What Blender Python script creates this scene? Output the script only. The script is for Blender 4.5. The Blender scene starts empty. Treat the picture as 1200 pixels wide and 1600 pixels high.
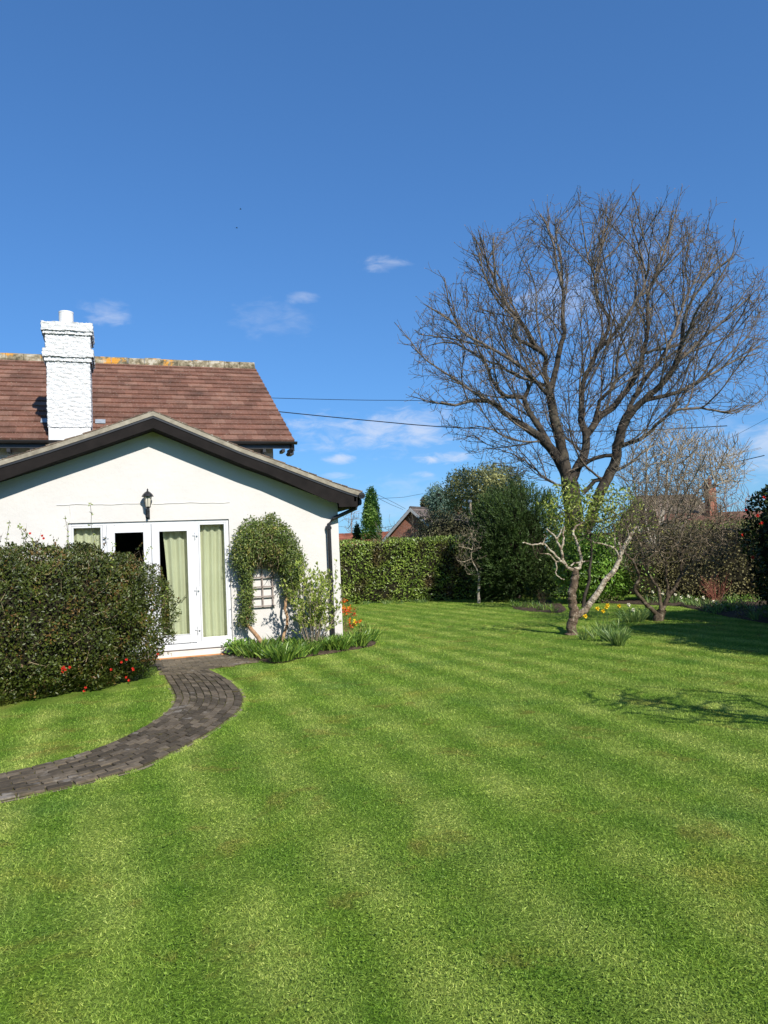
import bpy, math, numpy as np
from mathutils import Vector, Matrix
sc = bpy.context.scene
COL = sc.collection
# ------------------------------------------------------------------ camera geometry (photo calibration)
F = 1200.0; TH = math.atan(71.9/1200); RO = math.radians(2.63); EYE = 1.55
fw = np.array([0, math.cos(TH), math.sin(TH)]); U0 = np.array([0, -math.sin(TH), math.cos(TH)]); R0 = np.array([1., 0, 0])
RR = math.cos(RO)*R0 - math.sin(RO)*U0; UU = math.sin(RO)*R0 + math.cos(RO)*U0
CAM = np.array([0, 0, EYE])
def ray(x, y): return fw + RR*(x-600)/F - UU*(y-800)/F
def gp(x, y, z=0.0):
    d = ray(x, y); return CAM + d*((z-EYE)/d[2])
def at(x, y, Y):
    d = ray(x, y); return CAM + d*(Y/d[1])
def atv(x, y, Y):
    d = fw[None] + RR[None]*((x-600)/F)[:, None] - UU[None]*((y-800)/F)[:, None]
    return CAM[None] + d*(Y/d[:, 1])[:, None]
cd = bpy.data.cameras.new('camera'); cam = bpy.data.objects.new('camera', cd); COL.objects.link(cam)
cd.sensor_fit = 'HORIZONTAL'; cd.sensor_width = 36; cd.lens = 36; cd.clip_end = 3000; cd.clip_start = .05
M = Matrix.Identity(4)
for i in range(3):
    M[i][0] = RR[i]; M[i][1] = UU[i]; M[i][2] = -fw[i]; M[i][3] = CAM[i]
cam.matrix_world = M; sc.camera = cam
sc.render.resolution_x = 768; sc.render.resolution_y = 1024
SUN_AZ = math.radians(149.5); SUN_EL = math.radians(37)
# house frame: s along the gable wall, t into the house
AZ = math.radians(71); hu = np.array([math.sin(AZ), math.cos(AZ), 0]); hn = np.array([-math.cos(AZ), math.sin(AZ), 0])
HO = gp(365, 1022)
def H(s, t, z): return HO + hu*s + hn*t + np.array([0, 0, z])
def HV(A):
    A = np.asarray(A, float); return HO[None] + A[:, :1]*hu + A[:, 1:2]*hn + A[:, 2:3]*np.array([0, 0, 1.])
def norm(v): return v/np.maximum(np.linalg.norm(v, axis=-1, keepdims=True), 1e-9)
def nz(P, f, seed=0, octv=3):
    r = np.random.RandomState(seed); out = 0; amp = 1.; tot = 0
    for o in range(octv):
        for k in range(4):
            d = norm(r.normal(size=3))*f*(1+.35*k)
            out = out + amp*np.sin(P@d*6.283 + r.uniform(0, 6.28) + 1.7*np.sin(P@(norm(r.normal(size=3))*f*2.1) + r.uniform(0, 6)))
            tot += amp*.5
        f *= 2.1; amp *= .5
    return out/tot
# ------------------------------------------------------------------ object helpers
def tag(o, label=None, cat=None, group=None, kind=None):
    if label: o['label'] = label
    if cat: o['category'] = cat
    if group: o['group'] = group
    if kind: o['kind'] = kind
    return o
def empty(name, loc, rz=0, **k):
    o = bpy.data.objects.new(name, None); COL.objects.link(o); o.location = Vector([float(c) for c in loc]); o.rotation_euler = (0, 0, rz)
    o.empty_display_size = .2
    return tag(o, **k)
def link(name, me, mt, parent=None, keep_world=False):
    o = bpy.data.objects.new(name, me); COL.objects.link(o)
    if mt is not None: me.materials.append(mt)
    if parent is not None:
        o.parent = parent
        if keep_world:   # mesh data given in world coordinates
            pm = Matrix.LocRotScale(parent.location, parent.rotation_euler, None)
            o.matrix_parent_inverse = pm.inverted()
    return o
def mesh(name, V, faces, mt, parent=None, attr=None, smooth=False, world=True, **k):
    """faces: list of int arrays (n,3)/(n,4) or a python list of tuples"""
    V = np.asarray(V, dtype=np.float32)
    me = bpy.data.meshes.new(name)
    if isinstance(faces, list) and len(faces) and isinstance(faces[0], np.ndarray):
        loops = np.concatenate([f.reshape(-1) for f in faces]).astype(np.int32)
        tot = np.concatenate([np.full(len(f), f.shape[1], np.int32) for f in faces])
        st = np.concatenate([[0], np.cumsum(tot)[:-1]]).astype(np.int32)
        me.vertices.add(len(V)); me.vertices.foreach_set('co', V.reshape(-1))
        me.loops.add(len(loops)); me.loops.foreach_set('vertex_index', loops)
        me.polygons.add(len(tot)); me.polygons.foreach_set('loop_start', st); me.polygons.foreach_set('loop_total', tot)
        me.update(calc_edges=True)
    else:
        me.from_pydata(V.tolist(), [], faces); me.update()
    if attr is not None:
        for an, av in attr.items():
            a = me.attributes.new(an, 'FLOAT', 'POINT'); a.data.foreach_set('value', np.asarray(av, np.float32))
    if smooth: me.polygons.foreach_set('use_smooth', np.ones(len(me.polygons), bool))
    o = link(name, me, mt, parent, keep_world=(world and parent is not None))
    return tag(o, **k)
class MB:
    def __init__(s): s.v = []; s.f = []
    def add(s, V, Fc):
        n = len(s.v); s.v += [tuple(map(float, p)) for p in V]; s.f += [tuple(i+n for i in q) for q in Fc]
    def box(s, a, b):
        x0, y0, z0 = a; x1, y1, z1 = b
        s.add([(x0,y0,z0),(x1,y0,z0),(x1,y1,z0),(x0,y1,z0),(x0,y0,z1),(x1,y0,z1),(x1,y1,z1),(x0,y1,z1)],
              [(3,2,1,0),(4,5,6,7),(0,1,5,4),(1,2,6,5),(2,3,7,6),(3,0,4,7)])
    def prism(s, poly, t0, t1, axis=1):
        """poly of (a,z) extruded along local y (axis 1) or x (axis 0)"""
        n = len(poly)
        def P(a, z, t): return (a, t, z) if axis == 1 else (t, a, z)
        V = [P(a, z, t0) for a, z in poly]+[P(a, z, t1) for a, z in poly]
        s.add(V, [tuple(range(n)), tuple(range(2*n-1, n-1, -1))]+[(i, i+n, (i+1) % n+n, (i+1) % n) for i in range(n)])
    def tube(s, pts, r, k=10, cap=True):
        pts = [np.asarray(p, float) for p in pts]; rs = r if isinstance(r, (list, tuple)) else [r]*len(pts)
        V = []; 
        for i, p in enumerate(pts):
            d = pts[min(i+1, len(pts)-1)]-pts[max(i-1, 0)]; d = d/np.linalg.norm(d)
            ref = np.array([0, 0, 1.]) if abs(d[2]) < .9 else np.array([1., 0, 0])
            a = np.cross(d, ref); a /= np.linalg.norm(a); b = np.cross(d, a)
            for j in range(k):
                an = 2*math.pi*j/k; V.append(p+rs[i]*(a*math.cos(an)+b*math.sin(an)))
        Fc = [(i*k+j, i*k+(j+1) % k, (i+1)*k+(j+1) % k, (i+1)*k+j) for i in range(len(pts)-1) for j in range(k)]
        if cap: Fc += [tuple(range(k-1, -1, -1)), tuple((len(pts)-1)*k+j for j in range(k))]
        s.add(V, Fc)
    def lathe(s, c, prof, k=16):
        V = []
        for r, z in prof:
            for j in range(k): V.append((c[0]+r*math.cos(6.28318*j/k), c[1]+r*math.sin(6.28318*j/k), c[2]+z))
        Fc = [(i*k+j, i*k+(j+1) % k, (i+1)*k+(j+1) % k, (i+1)*k+j) for i in range(len(prof)-1) for j in range(k)]
        Fc += [tuple(range(k-1, -1, -1)), tuple((len(prof)-1)*k+j for j in range(k))]
        s.add(V, Fc)
    def build(s, name, mt, parent=None, world=False, smooth=False, bevel=0, **k):
        o = mesh(name, np.array(s.v), s.f, mt, parent, world=world, smooth=smooth, **k)
        if bevel:
            m = o.modifiers.new('bevel', 'BEVEL'); m.width = bevel; m.segments = 2; m.limit_method = 'ANGLE'
        return o
# ------------------------------------------------------------------ materials
class NT:
    def __init__(s, name):
        s.m = bpy.data.materials.new(name); s.m.use_nodes = True; s.n = s.m.node_tree.nodes; s.l = s.m.node_tree.links
        s.b = s.n['Principled BSDF']; s.out = s.n['Material Output']
    def N(s, t, **k):
        n = s.n.new(t)
        for a, v in k.items(): setattr(n, a, v)
        return n
    def con(s, a, b): s.l.new(a, b)
    def val(s, inp, v):
        if hasattr(v, 'default_value') or hasattr(v, 'is_output'): s.l.new(v, inp)
        else: inp.default_value = v
    def math(s, op, a, b=0., c=None):
        n = s.N('ShaderNodeMath', operation=op); s.val(n.inputs[0], a); s.val(n.inputs[1], b)
        if c is not None: s.val(n.inputs[2], c)
        return n.outputs[0]
    def noise(s, scale, detail=3, vec=None, rough=.55, dist=0.):
        n = s.N('ShaderNodeTexNoise'); n.inputs['Scale'].default_value = scale; n.inputs['Detail'].default_value = detail
        n.inputs['Roughness'].default_value = rough; n.inputs['Distortion'].default_value = dist
        if vec is not None: s.l.new(vec, n.inputs['Vector'])
        return n.outputs['Fac']
    def pos(s): return s.N('ShaderNodeNewGeometry').outputs['Position']
    def objc(s): return s.N('ShaderNodeTexCoord').outputs['Object']
    def attr(s, nm): return s.N('ShaderNodeAttribute', attribute_name=nm).outputs['Fac']
    def ramp(s, fac, stops, interp='LINEAR'):
        n = s.N('ShaderNodeValToRGB'); n.color_ramp.interpolation = interp; e = n.color_ramp.elements
        while len(e) < len(stops): e.new(.5)
        for i, (p, c) in enumerate(stops): e[i].position = p; e[i].color = (*c, 1) if len(c) == 3 else c
        s.l.new(fac, n.inputs[0]); return n.outputs[0]
    def mix(s, fac, a, b, mode='MIX'):
        n = s.N('ShaderNodeMix', data_type='RGBA', blend_type=mode)
        s.val(n.inputs[0], fac)
        for i, v in ((6, a), (7, b)):
            if isinstance(v, tuple): n.inputs[i].default_value = (*v, 1) if len(v) == 3 else v
            else: s.l.new(v, n.inputs[i])
        return n.outputs[2]
    def bump(s, h, strength=.5, dist=.01):
        n = s.N('ShaderNodeBump'); n.inputs['Strength'].default_value = strength; n.inputs['Distance'].default_value = dist
        s.l.new(h, n.inputs['Height']); s.l.new(n.outputs[0], s.b.inputs['Normal']); return n.outputs[0]
    def fin(s, col=None, rough=.7, spec=.5, metal=0., transl=0., coat=0.):
        if col is not None: s.val(s.b.inputs['Base Color'], (*col, 1) if isinstance(col, tuple) else col)
        s.val(s.b.inputs['Roughness'], rough); s.b.inputs['Specular IOR Level'].default_value = spec; s.b.inputs['Metallic'].default_value = metal
        if transl:
            t = s.N('ShaderNodeBsdfTranslucent'); s.l.new(col, t.inputs[0])
            x = s.N('ShaderNodeMixShader'); x.inputs[0].default_value = transl
            s.l.new(s.b.outputs[0], x.inputs[1]); s.l.new(t.outputs[0], x.inputs[2]); s.l.new(x.outputs[0], s.out.inputs[0])
        return s.m
def plain(name, a, b, scale=8., rough=.6, spec=.4, bump=0., bdist=.005, detail=4):
    t = NT(name); v = t.objc(); f = t.noise(scale, detail, v)
    c = t.ramp(f, [(.3, a), (.7, b)])
    if bump: t.bump(t.noise(scale*5, 4, v), bump, bdist)
    return t.fin(c, rough, spec)
def leafmat(name, stops, rough=.5, spec=.4, transl=.25, big=0.7, hue2=None):
    t = NT(name); c = t.ramp(t.attr('rnd'), stops)
    f = t.noise(big, 2, t.pos())
    g = t.ramp(f, [(.3, (.72, .72, .72)), (.7, (1.2, 1.2, 1.2))])
    c = t.mix(1., c, g, 'MULTIPLY')
    if hue2: c = t.mix(t.ramp(t.noise(big*1.7, 3, t.pos()), [(.5, (0, 0, 0)), (.68, (1, 1, 1))]), c, hue2)
    return t.fin(c, rough, spec, transl=transl)
def bark(name, a, b, c3=None, scale=6., bump=.6, rough=.85):
    t = NT(name); v = t.objc(); f = t.noise(scale, 6, v, .7, .6)
    st = [(.3, a), (.55, b)]+([(.72, c3)] if c3 else [])
    t.bump(t.noise(scale*4, 5, v), bump, .02)
    return t.fin(t.ramp(f, st), rough, .2)
def lawn_col(t, rnd=None):
    p = t.pos()
    # mowing stripes along the house normal: sheen of leaning blades put into colour
    dp = t.N('ShaderNodeVectorMath', operation='DOT_PRODUCT'); t.con(p, dp.inputs[0]); dp.inputs[1].default_value = tuple(hu)
    w = t.math('ADD', dp.outputs['Value'], t.math('MULTIPLY', t.noise(.45, 3, p), .55))
    s = t.math('SINE', t.math('MULTIPLY', w, 2*math.pi/.62))
    s = t.math('ADD', t.math('MULTIPLY', s, .5), .5)
    s = t.math('ADD', t.math('MULTIPLY', s, .60), t.math('MULTIPLY', t.ramp(t.noise(3.2, 5, p, .7), [(.3, (0,0,0)), (.7, (1,1,1))]), .40))
    lo = t.mix(t.ramp(t.noise(1.1, 3, p), [(.35, (0,0,0)), (.7, (1,1,1))]), (.130, .258, .024), (.210, .345, .036))
    hi = t.mix(t.ramp(t.noise(1.7, 3, p), [(.35, (0,0,0)), (.7, (1,1,1))]), (.345, .455, .080), (.590, .640, .175))
    c = t.mix(t.math('MULTIPLY', s, t.ramp(t.noise(.55, 3, p), [(.3, (.42,)*3), (.65, (1.,)*3)])), lo, hi)
    # thin, mossy and straw patches
    pf = t.ramp(t.noise(.9, 4, p, .6, .4), [(.58, (0,0,0)), (.75, (.75,)*3)])
    c = t.mix(pf, c, (.46, .42, .09))
    br_ = t.ramp(t.noise(1.9, 4, t.objc(), .65, .6), [(.575, (0,0,0)), (.70, (.62,)*3)]); c = t.mix(br_, c, (.30, .235, .06))
    dg = t.ramp(t.noise(.7, 4, t.objc(), .6), [(.56, (0,0,0)), (.7, (.55,)*3)])
    c = t.mix(dg, c, (.115, .245, .045))
    if rnd is not None:
        c = t.mix(1., c, t.ramp(rnd, [(0, (.34,.40,.30)), (.3, (.74,.82,.64)), (.6, (1.0,1.0,.92)), (.85, (1.28,1.2,1.2)), (1, (1.9,1.65,2.1))]), 'MULTIPLY')
    return c
t = NT('lawn_ground'); c = lawn_col(t)
f = t.noise(60, 4, t.pos(), .7); c = t.mix(1., c, t.ramp(f, [(.32, (.12,.14,.09)), (.5, (.50,.55,.42)), (.72, (1.15,1.15,1.0))]), 'MULTIPLY')  # dark end puts the shaded gaps between blades into the colour
t.bump(t.noise(45, 5, t.pos(), .7), .9, .03); M_LAWN = t.fin(c, .9, .1)
t = NT('grass_blades'); c = lawn_col(t, t.attr('rnd')); M_GRASS = t.fin(c, .55, .25, transl=.3)
t = NT('white_render'); v = t.objc(); c = t.ramp(t.noise(1.3, 5, v), [(.3, (.565,.540,.505)), (.7, (.605,.580,.545))])
gz = t.N('ShaderNodeSeparateXYZ'); t.con(v, gz.inputs[0])
dirt = t.math('MULTIPLY', t.ramp(gz.outputs[2], [(0, (1,1,1)), (.35, (0,0,0))]), t.ramp(t.noise(6, 5, v), [(.4, (0,0,0)), (.7, (.6,)*3)]))
c = t.mix(dirt, c, (.42,.38,.30)); t.bump(t.noise(7, 6, v, .65), .30, .03); M_WALL = t.fin(c, .85, .2)
M_ROUGH = (lambda t: (t.bump(t.noise(38, 3, t.objc()), .8, .03), t.fin(t.ramp(t.noise(7, 4, t.objc()), [(.3, (.58,.58,.58)), (.7, (.66,.66,.66))]), .8, .2))[1])(NT('white_roughcast'))
M_CHS = plain('chimney_smooth_render', (.60,.595,.58), (.66,.65,.64), 3, .8, .2, .1)
M_SHADEDR = plain('eaves_shaded_roughcast', (.42,.42,.42), (.58,.57,.56), 12, .9, .1, .8, .02)  # white roughcast greyed: shade under the eaves put into its colour
def tilemat(name, a, b, c3, lich, lf=.66):
    t = NT(name); v = t.objc()
    c = t.ramp(t.attr('rnd'), [(0, a), (.5, b), (1, c3)])
    c = t.mix(1., c, t.ramp(t.noise(1.6, 5, v, .65), [(.3, (.62,.66,.68)), (.65, (1.12,1.1,1.08))]), 'MULTIPLY')
    c = t.mix(1., c, t.ramp(t.noise(30, 4, v, .7), [(.3, (.7,)*3), (.7, (1.2,)*3)]), 'MULTIPLY')
    c = t.mix(t.ramp(t.noise(26, 3, v, .7), [(lf-.02, (0,0,0)), (lf+.05, (.85,)*3)]), c, lich)
    t.bump(t.noise(60, 4, v), .5, .006); return t.fin(c, .9, .15)
M_TILE = tilemat('brown_roof_tile', (.148,.075,.052), (.190,.092,.064), (.24,.13,.092), (.42,.36,.29), .64)
M_TILE2 = tilemat('weathered_roof_tile', (.12,.085,.065), (.17,.12,.09), (.2,.15,.11), (.42,.40,.34), .6)
t = NT('lichened_ridge'); v = t.objc(); c = t.ramp(t.noise(5, 5, v, .65), [(.34, (.075,.065,.04)), (.5, (.24,.20,.13)), (.62, (.42,.38,.30))])
c = t.mix(t.ramp(t.noise(2.3, 4, v, .7), [(.56, (0,0,0)), (.62, (.85,)*3)]), c, (.55,.25,.03)); t.bump(t.noise(25, 5, v), 1., .03); M_RIDGE = t.fin(c, .95, .1)
M_VERGE = plain('mortar_verge', (.19,.165,.125), (.36,.32,.25), 7, .9, .1, .5, .01)
M_BARGE = plain('brown_painted_board', (.009,.0075,.007), (.016,.013,.012), 5, .8, .12, .1)
M_BLACK = plain('black_plastic', (.012,.012,.013), (.022,.022,.024), 4, .35, .5)
M_UPVC = plain('white_upvc', (.62,.62,.62), (.66,.66,.66), 2, .3, .5)
M_LEAD = plain('lead_flashing', (.22,.25,.28), (.33,.36,.39), 9, .5, .5, .2)
M_SILL = plain('orange_brick_sill', (.42,.17,.06), (.55,.27,.11), 10, .8, .2, .3)
M_STEP = plain('painted_step', (.62,.58,.52), (.70,.66,.61), 6, .7, .2, .1)
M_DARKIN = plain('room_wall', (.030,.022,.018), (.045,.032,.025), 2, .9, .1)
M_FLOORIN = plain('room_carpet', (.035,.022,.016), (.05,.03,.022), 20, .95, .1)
t = NT('window_glass'); g = t.N('ShaderNodeBsdfGlossy'); g.inputs['Roughness'].default_value = .01; g.inputs[0].default_value = (.9,.95,.95,1)
tr = t.N('ShaderNodeBsdfTransparent'); tr.inputs[0].default_value = (.86,.90,.88,1); fr = t.N('ShaderNodeFresnel'); fr.inputs[0].default_value = 1.5
mx = t.N('ShaderNodeMixShader'); t.con(fr.outputs[0], mx.inputs[0]); t.con(tr.outputs[0], mx.inputs[1]); t.con(g.outputs[0], mx.inputs[2]); t.con(mx.outputs[0], t.out.inputs[0]); M_GLASS = t.m
t = NT('curtain_cloth'); M_CURT = t.fin(t.ramp(t.noise(3, 3, t.objc()), [(.3, (.80,.73,.52)), (.7, (.86,.79,.58))]), .9, .1, transl=.15)
t = NT('path_block'); v = t.objc(); c = t.ramp(t.attr('rnd'), [(0, (.058,.046,.030)), (.5, (.094,.074,.050)), (1, (.150,.118,.080))])
c = t.mix(1., c, t.ramp(t.noise(22, 4, v), [(.3, (.7,)*3), (.7, (1.25,)*3)]), 'MULTIPLY')
c = t.mix(t.ramp(t.noise(3.2, 5, v, .7), [(.58, (0,0,0)), (.66, (.7,)*3)]), c, (.26,.23,.19))
c = t.mix(t.ramp(t.noise(4.1, 4, v, .7, .5), [(.60, (0,0,0)), (.66, (.6,)*3)]), c, (.09,.075,.02))
t.bump(t.noise(50, 4, v), .5, .008); M_BLOCK = t.fin(c, .85, .2)
M_SAND = plain('joint_sand', (.055,.06,.02), (.15,.13,.06), 14, .95, .1, .6, .01)
M_EDGE = plain('bare_earth_edge', (.20,.165,.10), (.34,.29,.19), 22, .95, .1, .8, .02)
M_SOIL = plain('garden_soil', (.055,.038,.025), (.13,.095,.065), 18, .95, .1, 1., .03)
M_BARK_DK = bark('dark_bark', (.022,.018,.014), (.062,.050,.038), (.12,.105,.07), 2.6)
M_BARK_TW = bark('twig_bark', (.070,.056,.043), (.165,.135,.105), None, 3)
t = NT('old_pale_bark'); v = t.objc(); c = t.ramp(t.noise(14, 6, v, .75, .8), [(.34, (.07,.045,.03)), (.45, (.24,.18,.12)), (.55, (.46,.40,.30)), (.68, (.58,.53,.42))])
gz = t.N('ShaderNodeSeparateXYZ'); t.con(v, gz.inputs[0]); c = t.mix(t.ramp(gz.outputs[2], [(.2, (1,1,1)), (.75, (0,0,0))]), c, t.ramp(t.noise(12, 5, v, .7), [(.35, (.06,.045,.03)), (.6, (.24,.18,.12))]))
t.bump(t.noise(30, 5, v), 1., .04); M_BARK_WH = t.fin(c, .85, .2)
M_BARK_OLD = bark('old_brown_bark', (.035,.025,.018), (.15,.105,.07), (.46,.40,.30), 13, 1.)
M_BARK_APT = bark('apple_twigs', (.060,.045,.030), (.21,.165,.11), None, 5)
M_BARK_AP = bark('apple_bark', (.028,.020,.014), (.105,.078,.050), (.36,.31,.23), 10)  # palest tone is a highlight painted into the dark bark
M_BARK_OR = bark('climber_bark', (.22,.12,.06), (.40,.25,.14), (.48,.34,.22), 9)
M_BARK_GR = bark('pale_twigs', (.19,.15,.10), (.34,.28,.195), None, 3)
M_BARK_PALE = bark('pale_bark', (.22,.18,.14), (.42,.37,.30), None, 6)
M_BARK_PU = bark('far_twigs', (.17,.13,.125), (.27,.21,.20), None, 1)
M_WOOD = bark('weathered_lath', (.16,.13,.11), (.30,.25,.22), None, 12, .3)
M_BUD = leafmat('reddish_buds', [(0, (.16,.07,.04)), (.6, (.22,.12,.06)), (1, (.20,.20,.08))], .6, .3, 0)
M_QUINCE = leafmat('quince_leaf', [(0, (0.022, 0.03, 0.006)), (0.35, (0.049, 0.069, 0.01)), (0.7, (0.09, 0.112, 0.015)), (0.88, (0.152, 0.076, 0.022)), (1, (0.243, 0.153, 0.045))], .45, .45, .15, 1.4)
M_LAUREL = leafmat('laurel_leaf', [(0, (0.077, 0.122, 0.023)), (0.5, (0.178, 0.26, 0.041)), (0.85, (0.358, 0.449, 0.091)), (1, (0.562, 0.591, 0.181))], .33, .5, .22, .9, (.10,.07,.03))
M_YEW = leafmat('yew_leaf', [(0, (0.021, 0.041, 0.011)), (0.5, (0.048, 0.085, 0.019)), (0.9, (0.085, 0.139, 0.029)), (1, (0.129, 0.166, 0.043))], .55, .3, .1, 1.1)
M_IVY = leafmat('columnar_leaf', [(0, (0.097, 0.194, 0.032)), (0.5, (0.226, 0.388, 0.065)), (1, (0.517, 0.678, 0.162))], .45, .4, .2, 1.)
M_OLIVE = leafmat('olive_leaf', [(0, (0.114, 0.119, 0.044)), (0.5, (0.243, 0.249, 0.088)), (1, (0.459, 0.441, 0.189))], .6, .3, .15, .5)
M_BLUEG = leafmat('bluish_needles', [(0, (0.056, 0.104, 0.072)), (0.5, (0.112, 0.184, 0.136)), (1, (0.192, 0.272, 0.208))], .6, .3, .1, .6)
M_BRAMB = leafmat('bramble_leaf', [(0, (0.053, 0.048, 0.024)), (0.5, (0.12, 0.112, 0.051)), (0.8, (0.165, 0.18, 0.068)), (1, (0.27, 0.21, 0.105))], .6, .3, .15, .6)
M_SHRUB = leafmat('bright_shrub_leaf', [(0, (0.062, 0.132, 0.018)), (0.5, (0.15, 0.282, 0.035)), (1, (0.334, 0.493, 0.088))], .35, .5, .25, 1.)
M_YELG = leafmat('yellow_green_leaf', [(0, (0.089, 0.128, 0.019)), (0.5, (0.217, 0.281, 0.038)), (1, (0.484, 0.484, 0.115))], .4, .4, .3, 1.)
M_CLIMB = leafmat('climber_leaf', [(0, (0.052, 0.088, 0.022)), (0.5, (0.118, 0.168, 0.037)), (0.82, (0.258, 0.295, 0.062)), (1, (0.563, 0.393, 0.134))], .45, .4, .2, 2.)
M_STRAW = leafmat('dry_stems', [(0, (.16,.11,.06)), (1, (.38,.30,.18))], .8, .2, 0)
M_BUDLF = leafmat('spring_leaf', [(0, (0.122, 0.194, 0.026)), (0.5, (0.266, 0.346, 0.053)), (1, (0.53, 0.571, 0.142))], .45, .4, .3, 3.)
M_BED = leafmat('strap_leaf', [(0, (0.045, 0.101, 0.015)), (0.5, (0.111, 0.221, 0.028)), (1, (0.296, 0.405, 0.064))], .4, .4, .25, 2.)
M_DAFL = leafmat('daffodil_leaf', [(0, (0.082, 0.156, 0.039)), (0.5, (0.15, 0.247, 0.067)), (1, (0.3, 0.39, 0.101))], .45, .4, .25, 3.)
M_CAM = leafmat('camellia_leaf', [(0, (.010,.018,.005)), (.6, (.022,.036,.009)), (1, (.045,.066,.014))], .4, .25, .08, 1.)
M_HBR = leafmat('winter_hedge_leaf', [(0, (0.056, 0.05, 0.02)), (0.5, (0.133, 0.119, 0.042)), (1, (0.238, 0.21, 0.077))], .6, .3, .15, .8)
M_CORE = plain('dark_foliage_core', (.012,.011,.007), (.030,.026,.016), 9, .95, .05, .5, .02)  # inner shade of hedges put into the core's dark colour
def petal(name, a, b): return plain(name, a, b, 30, .5, .2)
M_RED = petal('red_petal', (.45,.018,.012), (.62,.05,.025)); M_YEL = petal('yellow_petal', (.80,.55,.02), (.85,.65,.05))
M_CREAM = petal('cream_petal', (.75,.72,.55), (.85,.82,.68)); M_ORG = petal('orange_petal', (.65,.10,.01), (.80,.22,.02)); M_RUST = petal('rust_petal', (.35,.03,.01), (.50,.06,.02))
M_STEMR = bark('red_stems', (.20,.06,.04), (.32,.12,.08), None, 9)
# ------------------------------------------------------------------ vectorised plant helpers
def quad_leaves(P, D, L, W, rs, fold=.25, updown=0.0, nrm=None):
    n = len(P); D = norm(D)
    ref = norm(rs.normal(size=(n, 3))) if nrm is None else norm(nrm+.45*rs.normal(size=(n, 3)))
    S = norm(np.cross(D, ref)); Nn = np.cross(S, D)
    L = np.broadcast_to(L, n)[:, None]; W = np.broadcast_to(W, n)[:, None]
    a = P; b = P+D*L*.45+S*W*.5+Nn*W*fold; c = P+D*L-np.array([0, 0, 1.])*L*updown; d = P+D*L*.45-S*W*.5+Nn*W*fold
    V = np.stack([a, b, c, d], 1).reshape(-1, 3)
    i = np.arange(n)[:, None]*4
    return V, np.concatenate([i+np.array([[0, 1, 2]]), i+np.array([[0, 2, 3]])], 0)
def leafobj(name, P, D, L, W, mt, parent, seed=1, nrm=None, fold=.25, droop=0., rb=None, **k):
    rs = np.random.RandomState(seed); V, Fc = quad_leaves(P, D, L, W, rs, fold, droop, nrm)
    r = rs.uniform(0, 1, len(P)) if rb is None else np.clip(rb, 0, 1)
    return mesh(name, V, [Fc], mt, parent, attr={'rnd': np.repeat(r, 4)}, **k)
def ribbons(P, D, B, L, W, nseg, rs):
    """blades: start P, direction D, bend vector B added quadratically; returns V, faces, verts per blade"""
    n = len(P); D = norm(D); L = np.broadcast_to(L, n)[:, None]; W = np.broadcast_to(W, n)[:, None]
    S = norm(np.cross(D, norm(rs.normal(size=(n, 3)))))
    V = []
    for k in range(nseg):
        f = k/nseg; c = P+D*L*f+B*L*f*f; w = W*.5*(1-.35*f)
        V += [c-S*w, c+S*w]
    V.append(P+D*L+B*L)
    m = 2*nseg+1; V = np.stack(V, 1).reshape(-1, 3); i = np.arange(n)[:, None]*m; Fq = []
    for k in range(nseg-1): Fq.append(i+np.array([[2*k, 2*k+1, 2*k+3, 2*k+2]]))
    Ft = i+np.array([[2*nseg-2, 2*nseg-1, 2*nseg]])
    return V, ([np.concatenate(Fq)] if Fq else [])+[Ft], m
def ribobj(name, P, D, B, L, W, nseg, mt, parent, seed=1, rb=None, **k):
    rs = np.random.RandomState(seed); V, Fc, m = ribbons(P, D, B, L, W, nseg, rs)
    r = rs.uniform(0, 1, len(P)) if rb is None else rb
    return mesh(name, V, Fc, mt, parent, attr={'rnd': np.repeat(r, m)}, **k)
def pip(x, y, poly):
    poly = np.asarray(poly, float); ins = np.zeros(len(x), bool); n = len(poly)
    for i in range(n):
        x1, y1 = poly[i]; x2, y2 = poly[(i+1) % n]
        if y1 == y2: continue
        c = ((y1 > y) != (y2 > y)) & (x < (x2-x1)*(y-y1)/(y2-y1)+x1); ins ^= c
    return ins
def edist(x, y, poly):
    poly = np.asarray(poly, float); d = np.full(len(x), 1e9); n = len(poly); P = np.stack([x, y], 1)
    for i in range(n):
        a = poly[i]; b = poly[(i+1) % n]; ab = b-a; tt = np.clip(((P-a)@ab)/max(ab@ab, 1e-9), 0, 1)
        d = np.minimum(d, np.linalg.norm(P-(a+tt[:, None]*ab), axis=1))
    return d
def polysample(poly, n, rs, edge_bias=0.):
    poly = np.asarray(poly, float); lo = poly.min(0); hi = poly.max(0); X = []; Y = []; c = 0
    while c < n:
        x = rs.uniform(lo[0], hi[0], n*2); y = rs.uniform(lo[1], hi[1], n*2); k = pip(x, y, poly); X.append(x[k]); Y.append(y[k]); c += k.sum()
    return np.concatenate(X)[:n], np.concatenate(Y)[:n]
def volume_points(poly, Y, T, n, rs, shell=.35, rough=4.):
    """points of a rounded body whose outline (seen from the lawn) is poly; T = half depth in metres; returns P and outward dirs"""
    cx, cy = np.mean(np.asarray(poly, float), 0)
    x, y = polysample(poly, n, rs); d = edist(x, y, poly); dm = d.max()
    h = np.sqrt(np.clip(1-(1-d/dm)**2, 0, 1))*T
    u_ = np.where(rs.uniform(size=n) < .72, -1, 1)*(1-shell*rs.uniform(size=n)**1.5)
    x = x+rs.normal(size=n)*rough; y = y+rs.normal(size=n)*rough
    P = atv(x, y, Y+u_*h)
    C = at(cx, cy, Y); O = norm((P-C)*np.array([1, 1, 1.]))
    return P, O
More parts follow.
